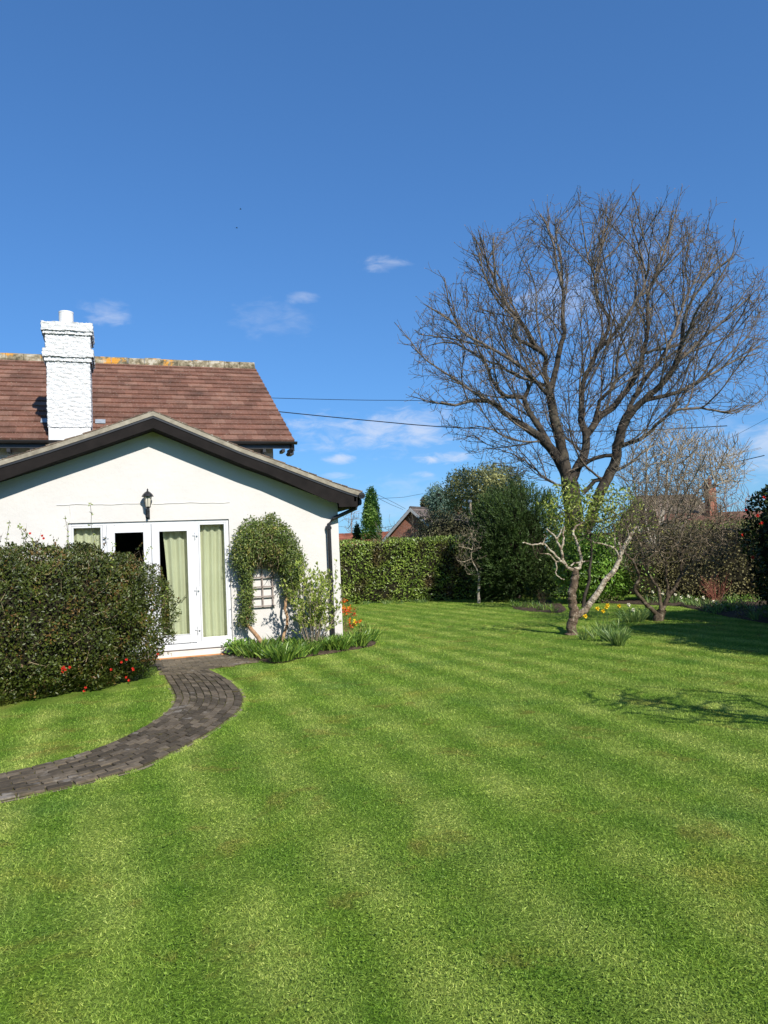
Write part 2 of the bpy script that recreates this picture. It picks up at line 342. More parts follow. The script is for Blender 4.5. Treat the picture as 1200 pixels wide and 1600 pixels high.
def tubes(pos, par, r, sel, k):
    """one frustum per edge (child i in sel); a continuing child shares its parent's ring, side branches start inside the parent"""
    n = len(pos); pe = norm(pos-pos[np.maximum(par, 0)]); cont = np.full(n, -1); order = np.argsort(r)
    o = order[par[order] >= 0]; cont[par[o]] = o            # the largest child wins
    m = pe.copy(); h = cont >= 0; m[h] = norm(pe[h]*(par[h] >= 0)[:, None]+pe[cont[h]])
    i = np.asarray(sel); p = par[i]; ic = cont[p] == i
    def ring(c, dr, rad):
        ref = np.array([.31, .93, .17]); a = norm(np.cross(dr, ref)); b = np.cross(dr, a); out = []
        for j in range(k):
            an = 2*math.pi*j/k; out.append(c+rad[:, None]*(a*math.cos(an)+b*math.sin(an)))
        return out
    d0 = np.where(ic[:, None], m[p], pe[i]); r0 = np.where(ic, np.minimum(r[p], r[i]*1.6), np.minimum(r[p]*.9, r[i]*1.3))
    V = np.stack(ring(pos[p], d0, r0)+ring(pos[i], m[i], r[i]), 1)
    b = np.arange(len(i))[:, None]*(2*k)
    Fc = np.concatenate([b+np.array([[j, (j+1) % k, k+(j+1) % k, k+j]]) for j in range(k)])
    return V.reshape(-1, 3), Fc
class Skel:
    def __init__(s): s.p = []; s.par = []; s.r = []
    def limb(s, px, w0, w1, Y, dy=0., first=False, step=.22, wob=.02, rs=None, world=None):
        """px: points traced on the photo; starts at the nearest existing node"""
        n = len(px)
        if world is not None: pts = [np.asarray(q, float) for q in world]
        else:
            y0 = Y
            if not first and s.p:
                A = np.array(s.p); q = at(*px[0], Y)
                # compare in image space
                D = A-CAM; w = D@fw; X = 600+F*(D@RR)/w; Z = 800-F*(D@UU)/w
                j = int(np.argmin((X-px[0][0])**2+(Z-px[0][1])**2)); y0 = A[j][1]
            pts = []; L = 0; last = None
            for q in px:
                c = at(*q, y0)
                if last is not None: L += np.linalg.norm(c-last)
                last = c; pts.append(at(*q, y0+dy*L))
        if not first and s.p:
            A = np.array(s.p); j = int(np.argmin(((A-pts[0])**2).sum(1))); par = j; prev = A[j]
            pts = [prev]+pts[1:]
        else: s.p.append(pts[0]); s.par.append(-1); s.r.append(w0); par = len(s.p)-1
        seg = [np.linalg.norm(pts[i+1]-pts[i]) for i in range(len(pts)-1)]; T = max(sum(seg), 1e-6)
        # Catmull-Rom resample
        E = [2*pts[0]-pts[1]]+pts+[2*pts[-1]-pts[-2]]; acc = 0
        for i in range(len(pts)-1):
            k = max(1, int(round(seg[i]/step)))
            for q in range(1, k+1):
                f = q/k; a, b, c, d = E[i], E[i+1], E[i+2], E[i+3]
                v = .5*((2*b)+(c-a)*f+(2*a-5*b+4*c-d)*f*f+(3*b-a-3*c+d)*f**3)
                if rs is not None: v = v+rs.normal(size=3)*wob
                g = (acc+seg[i]*f)/T
                s.p.append(v); s.par.append(par); s.r.append(w0+(w1-w0)*g**.9); par = len(s.p)-1
            acc += seg[i]
        return par
    def grow(s, A, step, di, dk, it, rs, jit=.15, bias=(0, 0, 0), hub=None, hb=.35):
        pos = [np.array(q) for q in s.p]; par = list(s.par); P = np.array(pos)
        A = np.asarray(A); n = len(A); nd = np.full(n, 1e9); ni = np.zeros(n, int)
        for c in range(0, len(P), 400):
            D = ((A[:, None]-P[None, c:c+400])**2).sum(2); j = D.argmin(1); v = D[np.arange(n), j]; b = v < nd; nd[b] = v[b]; ni[b] = j[b]+c
        alive = nd > dk*dk; bias = np.array(bias, float); last = {}
        for _ in range(it):
            k = alive & (nd < di*di)
            if not k.any(): break
            idx = ni[k]; uq, inv = np.unique(idx, return_inverse=True)
            PP = np.array(pos)
            dirs = norm(A[k]-PP[idx]); acc = np.zeros((len(uq), 3)); np.add.at(acc, inv, dirs)
            acc = norm(norm(acc)+bias+rs.normal(size=acc.shape)*jit+(0 if hub is None else hb*norm(PP[uq]-hub)))
            new = PP[uq]+acc*step; keep = []
            for q, (ui, dv) in enumerate(zip(uq, acc)):
                L_ = last.get(ui)
                if L_ is not None and (len(L_) > 2 or any(dv@w_ > .97 for w_ in L_)): continue
                last.setdefault(ui, []).append(dv); keep.append(q)
            if not keep: break
            base = len(pos)
            for q in keep: pos.append(new[q]); par.append(int(uq[q]))
            N_ = new[keep]
            D = ((A[:, None]-N_[None])**2).sum(2); j = D.argmin(1); v = D[np.arange(n), j]; b = v < nd; nd[b] = v[b]; ni[b] = j[b]+base
            alive &= nd > dk*dk
        s.p = pos; s.par = par
    def twigs(s, frac, ln, rs, up=.25, maxr=None, segs=2, ang=.8, only=None):
        P = np.array(s.p); par = np.array(s.par); d = norm(P-P[np.maximum(par, 0)])
        c = np.arange(len(P)); c = c[par >= 0]
        if only is not None: c = c[c >= only]
        if maxr is not None and len(s.r) == len(P): c = c[np.array(s.r)[c] < maxr]
        reps = rs.poisson(frac, len(c)); c = np.repeat(c, reps); tips = []
        for i in c:
            q = P[i]; dd = d[i]; par_ = int(i); v = dd+rs.normal(size=3)*ang+np.array([0, 0, up]); v /= np.linalg.norm(v); L_ = ln*rs.uniform(.5, 1.3)
            for k in range(segs):
                q = q+v*L_/segs; s.p.append(q); s.par.append(par_); par_ = len(s.p)-1
                v = v+rs.normal(size=3)*.25+np.array([0, 0, up*.4]); v /= np.linalg.norm(v)
            tips.append((q, v))
        return tips
    def radii(s, tip, e=2.4, traced=None):
        n = len(s.p); R = np.zeros(n); base = np.array(list(s.r)+[0]*(n-len(s.r)))
        acc = np.zeros(n); par = s.par
        for i in range(n-1, -1, -1):
            R[i] = max(acc[i]**(1/e) if acc[i] > 0 else tip, 0)
            if base[i] > 0: R[i] = base[i]
            if par[i] >= 0: acc[par[i]] += R[i]**e if base[i] == 0 else 0
        return R
def make_tree(sk, R, root, thick, mt_t, mt_b, tname='trunk', bname='branches'):
    P = np.array(sk.p); par = np.array(sk.par)
    big = np.where((par >= 0) & (R >= thick))[0]; sm = np.where((par >= 0) & (R < thick))[0]
    if len(big):
        V, Fc = tubes(P, par, R, big, 9); mesh(tname, V, [Fc], mt_t, root, smooth=True)
    if len(sm):
        s1 = sm[R[sm] > thick*.35]; s2 = sm[R[sm] <= thick*.35]; Vs = []; Fs = []; o = 0
        for q, k in ((s1, 6), (s2, 3)):
            if len(q):
                V, Fc = tubes(P, par, R, q, k); Vs.append(V); Fs.append(Fc+o); o += len(V)
        mesh(bname, np.concatenate(Vs), Fs, mt_b, root, smooth=True)
def superpts(c, ax, n, rs, p=4, depth=.15, amp=.06, nf=.8, seed=0, zmin=None):
    """points near the surface of a noisy superellipsoid; ax = 3 half-axis vectors"""
    Q = rs.uniform(-1, 1, (n, 3)); a = np.array([np.linalg.norm(v) for v in ax])
    area = np.array([a[1]*a[2], a[0]*a[2], a[0]*a[1]]); f = rs.choice(3, n, p=area/area.sum()); sg = np.where(rs.uniform(size=n) < .5, -1, 1)
    Q[np.arange(n), f] = sg
    Q = Q/(np.sum(np.abs(Q)**p, 1)**(1/p))[:, None]
    G = np.sign(Q)*np.abs(Q)**(p-1)/a[None]
    A = np.array([norm(v) for v in ax]); nr = norm(G@A)
    P = c+Q@np.array(ax)
    P = P+nr*(nz(P, nf, seed)*amp-rs.exponential(depth*.45, n)+depth*.25)[:, None]
    if zmin is not None:
        k = P[:, 2] > zmin; P = P[k]; nr = nr[k]
    return P, nr
def coreobj(name, c, ax, mt, parent, p=4, shrink=.85, zmin=.02, seed=0, **k):  # solid dark core added inside foliage to block light, in place of dense twigs
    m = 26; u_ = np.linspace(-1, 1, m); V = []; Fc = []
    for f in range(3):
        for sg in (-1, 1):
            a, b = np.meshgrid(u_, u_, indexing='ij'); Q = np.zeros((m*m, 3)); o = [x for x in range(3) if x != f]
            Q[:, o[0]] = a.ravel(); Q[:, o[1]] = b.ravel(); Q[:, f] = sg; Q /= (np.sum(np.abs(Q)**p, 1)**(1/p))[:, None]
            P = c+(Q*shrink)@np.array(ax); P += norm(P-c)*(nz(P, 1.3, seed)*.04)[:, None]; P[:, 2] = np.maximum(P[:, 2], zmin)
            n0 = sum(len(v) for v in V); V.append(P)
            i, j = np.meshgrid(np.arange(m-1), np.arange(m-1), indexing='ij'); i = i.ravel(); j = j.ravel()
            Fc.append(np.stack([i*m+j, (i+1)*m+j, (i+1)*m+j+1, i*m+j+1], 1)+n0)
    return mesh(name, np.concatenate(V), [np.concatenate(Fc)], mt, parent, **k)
def outward(nr, rs, mixr=.8, up=.3):
    q = rs.normal(size=nr.shape); q = norm(q-nr*(q*nr).sum(1)[:, None]); return norm(q*.8+nr*(.35+.45*mixr*rs.normal(size=(len(nr), 1)))+np.array([0, 0, up]))
def sprays(P, D, n, ln, L, W, rs, droop=0.):
    """n leaflets along each spray"""
    m = len(P); D = norm(D); S = norm(np.cross(D, norm(rs.normal(size=(m, 3))))); out = []; od = []
    for k in range(n):
        f = (k+rs.uniform(0, 1, m))/n; sd = np.where(rs.uniform(size=m) < .5, -1, 1)[:, None]
        q = P+D*(ln*f)[:, None]; q[:, 2] -= droop*f*f*ln; out.append(q); od.append(norm(D*.9+S*sd*.55+rs.normal(size=(m, 3))*.2))
    return np.concatenate(out), np.concatenate(od)
GRASS_N = 950000
# ================================================================== world and sun
w = bpy.data.worlds.new('World'); sc.world = w; w.use_nodes = True; wn = w.node_tree; wl = wn.links
bg = wn.nodes['Background']; sky = wn.nodes.new('ShaderNodeTexSky'); sky.sky_type = 'NISHITA'; sky.sun_disc = False
sky.sun_elevation = SUN_EL; sky.sun_rotation = SUN_AZ; sky.altitude = 40; sky.air_density = 1.0; sky.dust_density = .35; sky.ozone_density = 3.2
bg.inputs[1].default_value = .09
def wm(op, a, b=0.):
    n = wn.nodes.new('ShaderNodeMath'); n.operation = op
    for i, v in ((0, a), (1, b)):
        if hasattr(v, 'is_output'): wl.new(v, n.inputs[i])
        else: n.inputs[i].default_value = v
    return n.outputs[0]
def wdot(vec, v):
    n = wn.nodes.new('ShaderNodeVectorMath'); n.operation = 'DOT_PRODUCT'; wl.new(vec, n.inputs[0]); n.inputs[1].default_value = tuple(map(float, v)); return n.outputs['Value']
tc = wn.nodes.new('ShaderNodeTexCoord').outputs['Generated']
mp = wn.nodes.new('ShaderNodeMapping'); wl.new(tc, mp.inputs[0]); mp.inputs['Scale'].default_value = (1, 1, 2.6)
def wnoise(sc_, det, r):
    n = wn.nodes.new('ShaderNodeTexNoise'); n.inputs['Scale'].default_value = sc_; n.inputs['Detail'].default_value = det; n.inputs['Roughness'].default_value = r; n.inputs['Distortion'].default_value = .5
    wl.new(mp.outputs[0], n.inputs['Vector']); return n.outputs['Fac']
n1 = wnoise(26, 6, .6); n2 = wnoise(9, 5, .6)
total = None
for cx, cy, wx, wy, st in [(170,492,62,34,.42),(595,413,62,20,.42),(470,467,38,15,.30),(425,505,110,48,.16),(585,672,200,55,.62),(500,700,60,14,.4),(640,690,70,16,.5),(533,717,42,12,.75),(693,715,72,15,.85),(663,741,34,8,.45),(530,743,38,8,.35),
                           (880,470,110,60,.30),(960,520,70,60,.22),(1190,700,130,85,.6),(1130,660,60,30,.2),(720,790,420,70,.22),(1010,400,60,40,.14)]:
    d = norm(ray(cx, cy)); rt = norm(RR-d*(d@RR)); up = np.cross(rt, d); k = 1/np.linalg.norm(ray(cx, cy))
    a = wm('DIVIDE', wdot(tc, rt), wx*k/F); b = wm('DIVIDE', wdot(tc, up), wy*k/F)
    r2 = wm('ADD', wm('MULTIPLY', a, a), wm('MULTIPLY', b, b))
    v = wm('ADD', wm('SUBTRACT', .9, wm('MULTIPLY', r2, 1.5)), wm('MULTIPLY', wm('SUBTRACT', wm('ADD', n1, wm('MULTIPLY', n2, .6)), .82), 3.0))
    v = wm('MULTIPLY', v, wm('GREATER_THAN', wdot(tc, d), .3))
    mr = wn.nodes.new('ShaderNodeMapRange'); mr.interpolation_type = 'SMOOTHSTEP'; wl.new(v, mr.inputs[0]); mr.inputs[1].default_value = .0; mr.inputs[2].default_value = 1.5; mr.inputs[3].default_value = 0; mr.inputs[4].default_value = st
    total = mr.outputs[0] if total is None else wm('MAXIMUM', total, mr.outputs[0])
sat = wn.nodes.new('ShaderNodeHueSaturation'); sat.inputs['Saturation'].default_value = 1.06; sat.inputs['Hue'].default_value = .5; wl.new(sky.outputs[0], sat.inputs['Color'])
tn = wn.nodes.new('ShaderNodeMix'); tn.data_type = 'RGBA'; tn.blend_type = 'MULTIPLY'; tn.inputs[0].default_value = 1; gmn = wn.nodes.new('ShaderNodeGamma'); gmn.inputs[1].default_value = .72; wl.new(sat.outputs[0], gmn.inputs[0]); wl.new(gmn.outputs[0], tn.inputs[6]); tn.inputs[7].default_value = (.66, 1.19, 1.84, 1)
mx = wn.nodes.new('ShaderNodeMix'); mx.data_type = 'RGBA'; wl.new(total, mx.inputs[0]); wl.new(tn.outputs[2], mx.inputs[6]); mx.inputs[7].default_value = (6.2, 6.6, 7.6, 1)
wl.new(mx.outputs[2], bg.inputs[0])
sl = bpy.data.lights.new('sun', 'SUN'); so = bpy.data.objects.new('sun', sl); COL.objects.link(so)
sl.energy = 4.6; sl.angle = math.radians(.53); sl.color = (1, .955, .88)
sd = Vector((math.sin(SUN_AZ)*math.cos(SUN_EL), math.cos(SUN_AZ)*math.cos(SUN_EL), math.sin(SUN_EL)))
so.rotation_euler = sd.to_track_quat('Z', 'Y').to_euler(); so.location = (0, -5, 30)
vs = sc.view_settings; vs.view_transform = 'Standard'; vs.look = 'None'; vs.exposure = 0.5; vs.gamma = 1
# ================================================================== ground
rs = np.random.RandomState(7)
g = 420.; V = []; Fc = []
xs = np.concatenate([[-g, -120, -40], np.linspace(-12, 16, 29), [50, 140, g]]); ys = np.concatenate([[-g, -60], np.linspace(-4, 40, 23), [90, 200, g*1.6]])
for y in ys:
    for x in xs: V.append((x, y, 0))
nx = len(xs); Fc = [(j*nx+i, j*nx+i+1, (j+1)*nx+i+1, (j+1)*nx+i) for j in range(len(ys)-1) for i in range(nx-1)]
mesh('lawn', V, Fc, M_LAWN, kind='structure', label='mown green lawn with paler stripes running towards the back hedge')
# path
pl = [gp(*q) for q in [(-70,1229),(0,1213),(60,1199),(120,1183),(180,1161),(235,1133),(264,1112),(275,1095),(271,1080),(262,1065),(255,1052),(250,1043)]]
prt = [gp(*q) for q in [(-70,1270),(0,1253),(75,1238),(150,1220),(230,1196),(305,1158),(350,1130),(374,1108),(378,1090),(366,1072),(345,1057),(322,1046)]]
def resamp(P, n):
    P = np.array(P)
    E = np.vstack([2*P[0]-P[1], P, 2*P[-1]-P[-2]]); out = []
    for i in range(len(P)-1):
        a, b, c, d = E[i:i+4]
        for q in range(12):
            f = q/12; out.append(.5*((2*b)+(c-a)*f+(2*a-5*b+4*c-d)*f*f+(3*b-a-3*c+d)*f**3))
    out.append(P[-1]); out = np.array(out); L = np.concatenate([[0], np.cumsum(np.linalg.norm(np.diff(out, axis=0), axis=1))])
    return np.stack([np.interp(np.linspace(0, L[-1], n), L, out[:, k]) for k in range(3)], 1), L[-1]
NP_ = 240; PLs, La = resamp(pl, NP_); PRs, Lb = resamp(prt, NP_); Lp = (La+Lb)/2
def pp(u_, v_):   # u along 0..1, v across 0..1
    k = np.clip(u_, 0, 1)*(NP_-1); i = np.minimum(k.astype(int), NP_-2); f = (k-i)[:, None]
    a = PLs[i]*(1-f)+PLs[i+1]*f; b = PRs[i]*(1-f)+PRs[i+1]*f; return a+(b-a)*v_[:, None]
lanes = 9; V = []; Fq = []; rb = []
def block(c4, h, rnd, V, Fq, rb, tilt):
    n0 = len(V); c4 = np.array(c4); ct = c4.mean(0); ins = c4+(ct-c4)*.06
    for j, q in enumerate(c4): V.append((q[0], q[1], .004))
    for j, q in enumerate(c4): V.append((q[0], q[1], h-.004))
    for j, q in enumerate(ins): V.append((q[0], q[1], h+tilt[j]))
    for a in (0, 4):
        for j in range(4): Fq.append((n0+a+j, n0+a+(j+1) % 4, n0+a+4+(j+1) % 4, n0+a+4+j))
    Fq.append((n0+8, n0+9, n0+10, n0+11)); rb += [rnd]*12
nu = int(Lp/.185)
for ln in range(lanes):
    off = .5 if ln % 2 else 0
    for k in range(-1, nu+1):
        u0 = (k+off+.03)/nu; u1 = (k+off+.97)/nu; u0, u1 = max(u0, 0), min(u1, 1)
        if u1-u0 < .3/nu: continue
        v0, v1 = (ln+.05)/lanes, (ln+.95)/lanes
        c4 = pp(np.array([u0, u1, u1, u0]), np.array([v1, v1, v0, v0]))+rs.normal(size=(4, 3))*.003
        block(c4, .022+rs.uniform(-.003, .003), rs.uniform(), V, Fq, rb, rs.uniform(-.003, .003, 4))
# paved apron in front of the door, in house directions
apron = [gp(*q) for q in [(258,1031),(400,1019),(408,1036),(322,1047),(250,1044)]]
def loc(P): return ((P-HO)@hu, (P-HO)@hn)
ap2 = [loc(q) for q in apron]; AP = np.array([(-1.5,-.06),(.0,-.06)]+[loc(gp(*q)) for q in [(404,1035),(365,1041),(322,1047),(262,1062),(250,1044)]])
k = 0
for iy in range(-20, 0):
    for ix in range(-12, 4):
        s0 = ix*.205+(.1 if iy % 2 else 0); t0 = iy*.105
        cs = [(s0+.004, t0+.004), (s0+.2, t0+.004), (s0+.2, t0+.1), (s0+.004, t0+.1)]
        if not pip(np.array([s0+.1]), np.array([t0+.05]), AP)[0]: continue
        c4 = [H(a, b, 0) for a, b in cs]
        block(c4, .020+rs.uniform(-.003, .003), rs.uniform(.2, 1), V, Fq, rb, rs.uniform(-.003, .003, 4))
path = mesh('path', V, Fq, M_BLOCK, attr={'rnd': rb}, kind='structure', label='curving path of dark brick pavers leading to the glazed door')
# sand bed under the blocks and the bare strip along both edges
ub = np.linspace(0, 1, NP_)
A_ = pp(ub, np.full(NP_, -.02)); B_ = pp(ub, np.full(NP_, 1.02)); A_[:, 2] = .008; B_[:, 2] = .008
i = np.arange(NP_-1)[:, None]; V = np.vstack([A_, B_]); Fa = np.hstack([i, i+1, i+1+NP_, i+NP_])
V = np.vstack([V, [H(a, b, .006) for a, b in AP*1.0]]); n0 = 2*NP_
mesh('path_bed', V, [tuple(map(int, q)) for q in Fa]+[tuple(range(n0+6, n0-1, -1))], M_SAND, kind='structure')
ew = []
for side, sg in ((0., -1), (1., 1)):
    a = pp(ub, np.full(NP_, side)); wv = .025+.03*(nz(a, 1.2, 3+int(side))*.5+.5); b = pp(ub, side+sg*wv/.75+0*ub); ew.append((a, b))
V = np.vstack([q for e in ew for q in e]); V[:, 2] = .004; Fa = np.vstack([np.hstack([i, i+1, i+1+NP_, i+NP_])+o for o in (0, 2*NP_)])
mesh('path_edge', V, [Fa], M_EDGE, kind='structure')
pathpoly = np.vstack([PLs[:, :2], PRs[::-1, :2]]); apw = np.array([H(a, b, 0)[:2] for a, b in AP])
# soil beds
def bed(name, pts, label):
    P = np.array(pts); n = len(P); c = P.mean(0); E_, _ = resamp(np.vstack([P, P[:1]]), 80); E_ = E_[:-1]; E_[:, :2] += norm(E_[:, :2]-c[:2])*(nz(E_, .9, 5)*.05)[:, None]
    m = len(E_); V = np.vstack([E_*[1, 1, 0]+[0, 0, .004], c+(E_-c)*.9*[1, 1, 0]+[0, 0, .035], [c+[0, 0, .045]]]); V[m:, 2] = np.where(V[m:, 2] > .04, .045, .035)
    V[m:2*m, 2] += nz(V[m:2*m], 3, 2)*.012
    Fc = [(j, (j+1) % m, m+(j+1) % m, m+j) for j in range(m)]+[(m+j, m+(j+1) % m, 2*m) for j in range(m)]
    mesh(name, V, Fc, M_SOIL, kind='structure', label=label); return E_[:, :2]
bedA = bed('wall_bed', [H(.05,-.03,0),H(1.0,-.03,0),H(2.0,-.03,0),H(2.5,.3,0)]+[gp(*q) for q in [(585,1003),(582,1009),(535,1018),(480,1027),(440,1036),(409,1035)]], 'soil bed along the foot of the white wall')
bedB = bed('conifer_bed', [gp(*q) for q in [(800,944),(850,936),(880,946),(878,957),(838,956),(805,952)]], 'small soil bed in front of the dark conifer')
bedC = bed('border_bed', [gp(*q) for q in [(930,942),(1000,936),(1080,936),(1160,935),(1215,940),(1215,972),(1150,966),(1110,958),(1060,948),(1000,945)]], 'long soil border with daffodils in front of the back hedge')
hedge_strip = np.array([(-7.6,6.6),(-4.4,8.85),(-3.2,10.45),(-3.4,11.1),(-4.6,12.2),(-9,10)])
# ================================================================== grass
def blocked(x, y):
    k = pip(x, y, pathpoly) | pip(x, y, apw) | pip(x, y, bedA) | pip(x, y, bedB) | pip(x, y, bedC) | pip(x, y, hedge_strip)
    d = edist(x, y, pathpoly[::6]); e = .035+.03*nz(np.stack([x, y, 0*x], 1), 1.2, 3)
    k |= (d < e)
    hs = (x-HO[0])*hu[0]+(y-HO[1])*hu[1]; ht = (x-HO[0])*hn[0]+(y-HO[1])*hn[1]
    return k | ((ht > -.03) & (hs < 2.02))
NB = GRASS_N
yy = np.linspace(2.2, 29, 400); dens = yy**-1.65*(1.15*yy+2.2); cdf = np.cumsum(dens); cdf /= cdf[-1]
y = np.interp(rs.uniform(size=NB), cdf, yy); x = rs.uniform(-1, 1, NB)*(.575*y+1.1)
k = ~blocked(x, y); x, y = x[k], y[k]; n = len(x); P = np.stack([x, y, 0*x], 1)
hdir = hu[None]*0+hn[None]; q = P@hu; wob = 0
st = np.sign(np.sin((q+.2*np.sin(y*.7))*2*math.pi/.62))
lean = norm(np.stack([rs.normal(size=n)*.75, rs.normal(size=n)*.75, np.full(n, .75)], 1)+hn[None]*st[:, None]*.35)
sc_ = (y/2.6)
tall = .75+.5*np.clip(nz(P, .8, 11), -1, 1)
L = rs.uniform(.008, .018, n)*np.minimum(sc_**.25, 1.5)*(1+.25*tall); W = rs.uniform(.0014, .0029, n)*sc_**.5
bend = np.stack([rs.normal(size=n)*.2, rs.normal(size=n)*.2, -rs.uniform(.0, .3, n)], 1)
rn = rs.uniform(0, 1, n)
clov = (rs.uniform(size=n) < .02+.12*np.clip(nz(P, .7, 21)*1.5, 0, 1)) & (y < 9)
g1 = np.where(~clov & (y < 7))[0]; g2 = np.where(~clov & (y >= 7))[0]; g3 = np.where(clov)[0]
V1, F1, m1 = ribbons(P[g1], lean[g1], bend[g1], L[g1], W[g1], 2, rs)
V2, F2, m2 = ribbons(P[g2], lean[g2], bend[g2]*0, L[g2]*1.1, W[g2]*1.25, 1, rs)
c3 = P[g3]+np.stack([0*g3, 0*g3, rs.uniform(.006, .022, len(g3))], 1); d3 = norm(np.stack([rs.normal(size=len(g3)), rs.normal(size=len(g3)), rs.uniform(-.1, .5, len(g3))], 1))
V3, F3 = quad_leaves(c3, d3, rs.uniform(.006, .012, len(g3))*sc_[g3]**.4, rs.uniform(.005, .010, len(g3))*sc_[g3]**.4, rs, .15, 0, np.tile([0, 0, 1.], (len(g3), 1)))
ne = 16000; ue = rs.uniform(0, 1, ne); sd_ = rs.uniform(size=ne) < .5; A0 = pp(ue, np.where(sd_, -.035, 1.035)); A1 = pp(ue, np.full(ne, .5)); din = norm((A1-A0)*[1, 1, 0])
ef = rs.uniform(0, 1, ne); clump = nz(A0, 2.2, 61) > -.2; A0 = A0-din*(ef*.075-.012)[:, None]; A0[:, 2] = 0; A0, din = A0[clump], din[clump]; ne = len(A0)
V4, F4, m4 = ribbons(A0, din*rs.uniform(-.2, .9, ne)[:, None]+rs.normal(size=(ne, 3))*.5+[0, 0, 1.], din*.25+np.array([0, 0, -.35]), rs.uniform(.018, .045, ne), rs.uniform(.002, .004, ne), 2, rs)
o2 = len(V1); o3 = o2+len(V2); o4 = o3+len(V3)
mesh('lawn_grass', np.vstack([V1, V2, V3, V4]), F1+[f+o2 for f in F2]+[F3+o3]+[f+o4 for f in F4], M_GRASS,
     attr={'rnd': np.concatenate([np.repeat(rn[g1], m1), np.repeat(rn[g2], m2), np.repeat(rn[g3]*.8, 4), np.repeat(rs.uniform(.2, 1, ne), m4)])}, kind='stuff', label='short grass and clover blades of the mown lawn', cat='grass')
# ================================================================== house
house = empty('house', HO, math.radians(90-71), label='white rendered house with low gabled extension, brown tiled main roof and white chimney', cat='house')
CS = -1.25
prof = [(-1.25,4.19),(-.62,3.92),(.236,3.558),(.644,3.407),(1.219,3.183),(1.75,2.975),(2.09,2.850),(2.37,2.762)]
profl = [(-1.25,4.19),(-.435,3.885),(.345,3.605),(1.09,3.354),(1.75,3.145),(2.37,2.95)]
def pz(s):
    q = prof if s >= CS else profl; a = CS+abs(s-CS); return float(np.interp(a, [p[0] for p in q], [p[1] for p in q]))
def PF(sgn): return prof if sgn > 0 else profl
SS = sorted({round(p[0], 3) for p in prof} | {round(2*CS-p[0], 3) for p in profl})
b = MB()
WS = [s for s in SS if -4.53 < s < 1.99]
top = [(-4.53, pz(-4.53)-.2)]+[(s, pz(s)-.2) for s in WS]+[(1.99, pz(1.99)-.2)]
b.prism([(-4.53,0)]+top+[(1.99,0),(-.005,0),(-.005,2.362),(-2.635,2.362),(-2.635,0)], 0, .26)
b.box((1.73,.26,0),(1.99,4.35,pz(1.99)-.2)); b.box((-4.53,.26,0),(-4.27,4.35,pz(1.99)-.2))
b.build('wall', M_WALL, house)
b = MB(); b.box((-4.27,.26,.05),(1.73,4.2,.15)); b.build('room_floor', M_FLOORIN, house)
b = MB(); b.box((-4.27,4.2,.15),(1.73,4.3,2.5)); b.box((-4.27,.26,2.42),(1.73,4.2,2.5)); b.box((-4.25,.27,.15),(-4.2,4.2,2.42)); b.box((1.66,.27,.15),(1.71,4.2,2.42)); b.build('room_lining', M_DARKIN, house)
# raised render line over the door
b = MB(); pts = [(s, -.004, 2.668+.006*math.sin(s*7)+.004*math.sin(s*17)-.012*(s+2.8)/2.8) for s in np.linspace(-2.80, .02, 30)]; b.tube(pts, .007, 6); b.tube([(-2.6,-.003,2.66),(-2.59,-.003,2.5),(-2.61,-.003,2.38)], .005, 6); b.build('render_joint', M_WALL, house)
# tiles: courses along a polyline
def tiles(name, line, along, l0, l1, expo, width, mt, parent, seed, th=.018, lap=.06, flip=1, skip=None):
    """line: list of (a,z) from eave up to ridge; along: function(a,l,z)->local point"""
    r = np.random.RandomState(seed); A = np.array(line, float); S = np.concatenate([[0], np.cumsum(np.linalg.norm(np.diff(A, axis=0), axis=1))])
    def pt(d): return np.array([np.interp(d, S, A[:, 0]), np.interp(d, S, A[:, 1])])
    V = []; Fq = []; rb = []; nc = int(round(S[-1]/expo)); ex = S[-1]/nc; nw = int(round((l1-l0)/width)); wd = (l1-l0)/nw
    for c in range(nc):
        o = (wd*.5 if c % 2 else 0); a0 = pt(max(c*ex-.0, 0)); a1 = pt(min((c+1)*ex+lap, S[-1])); dr = norm((a1-a0)[None])[0]; nm = np.array([-dr[1], dr[0]])
        if nm[1] < 0: nm = -nm
        for k in range(-1, nw+1):
            x0 = max(l0+k*wd+o+.0015, l0); x1 = min(l0+(k+1)*wd+o-.0015, l1)
            if x1-x0 < .03: continue
            j = r.uniform(-.004, .004); h0 = th*1.3+r.uniform(0, .003); h1 = .006; jl = r.uniform(-.004, .004)
            p0b = a0+dr*jl; p0t = a0+dr*jl+nm*h0; p1t = a1+nm*h1*1.; n0 = len(V)
            for l in (x0, x1):
                V += [along(p0b[0], l, p0b[1]), along(p0t[0], l, p0t[1]), along(p1t[0], l, p1t[1]), along(a1[0], l, a1[1])]
            Fq += [(n0, n0+1, n0+5, n0+4), (n0+1, n0+2, n0+6, n0+5), (n0, n0+3, n0+2, n0+1), (n0+4, n0+5, n0+6, n0+7), (n0, n0+4, n0+7, n0+3)]
            rb += [r.uniform()]*8
    return mesh(name, V, Fq, mt, parent, world=False, attr={'rnd': rb})
for sgn, nm in ((1, 'roof'), (-1, 'roof')):
    ln = [(CS+sgn*(p[0]-CS), p[1]+.0) for p in PF(sgn)[::-1]]
    tiles(nm, ln, lambda a, l, z: (a, l, z), -.38, 4.4, .3, .3, M_TILE2, house, 3+sgn)
b = MB()
for sgn in (1, -1):      # deck under the tiles
    pl_ = [(CS+sgn*(p[0]-CS), p[1]-.012) for p in PF(sgn)]+[(CS+sgn*(p[0]-CS), p[1]-.05) for p in PF(sgn)[::-1]]; b.prism(pl_, -.27, 4.35)
b.build('roof_deck', M_BARGE, house)
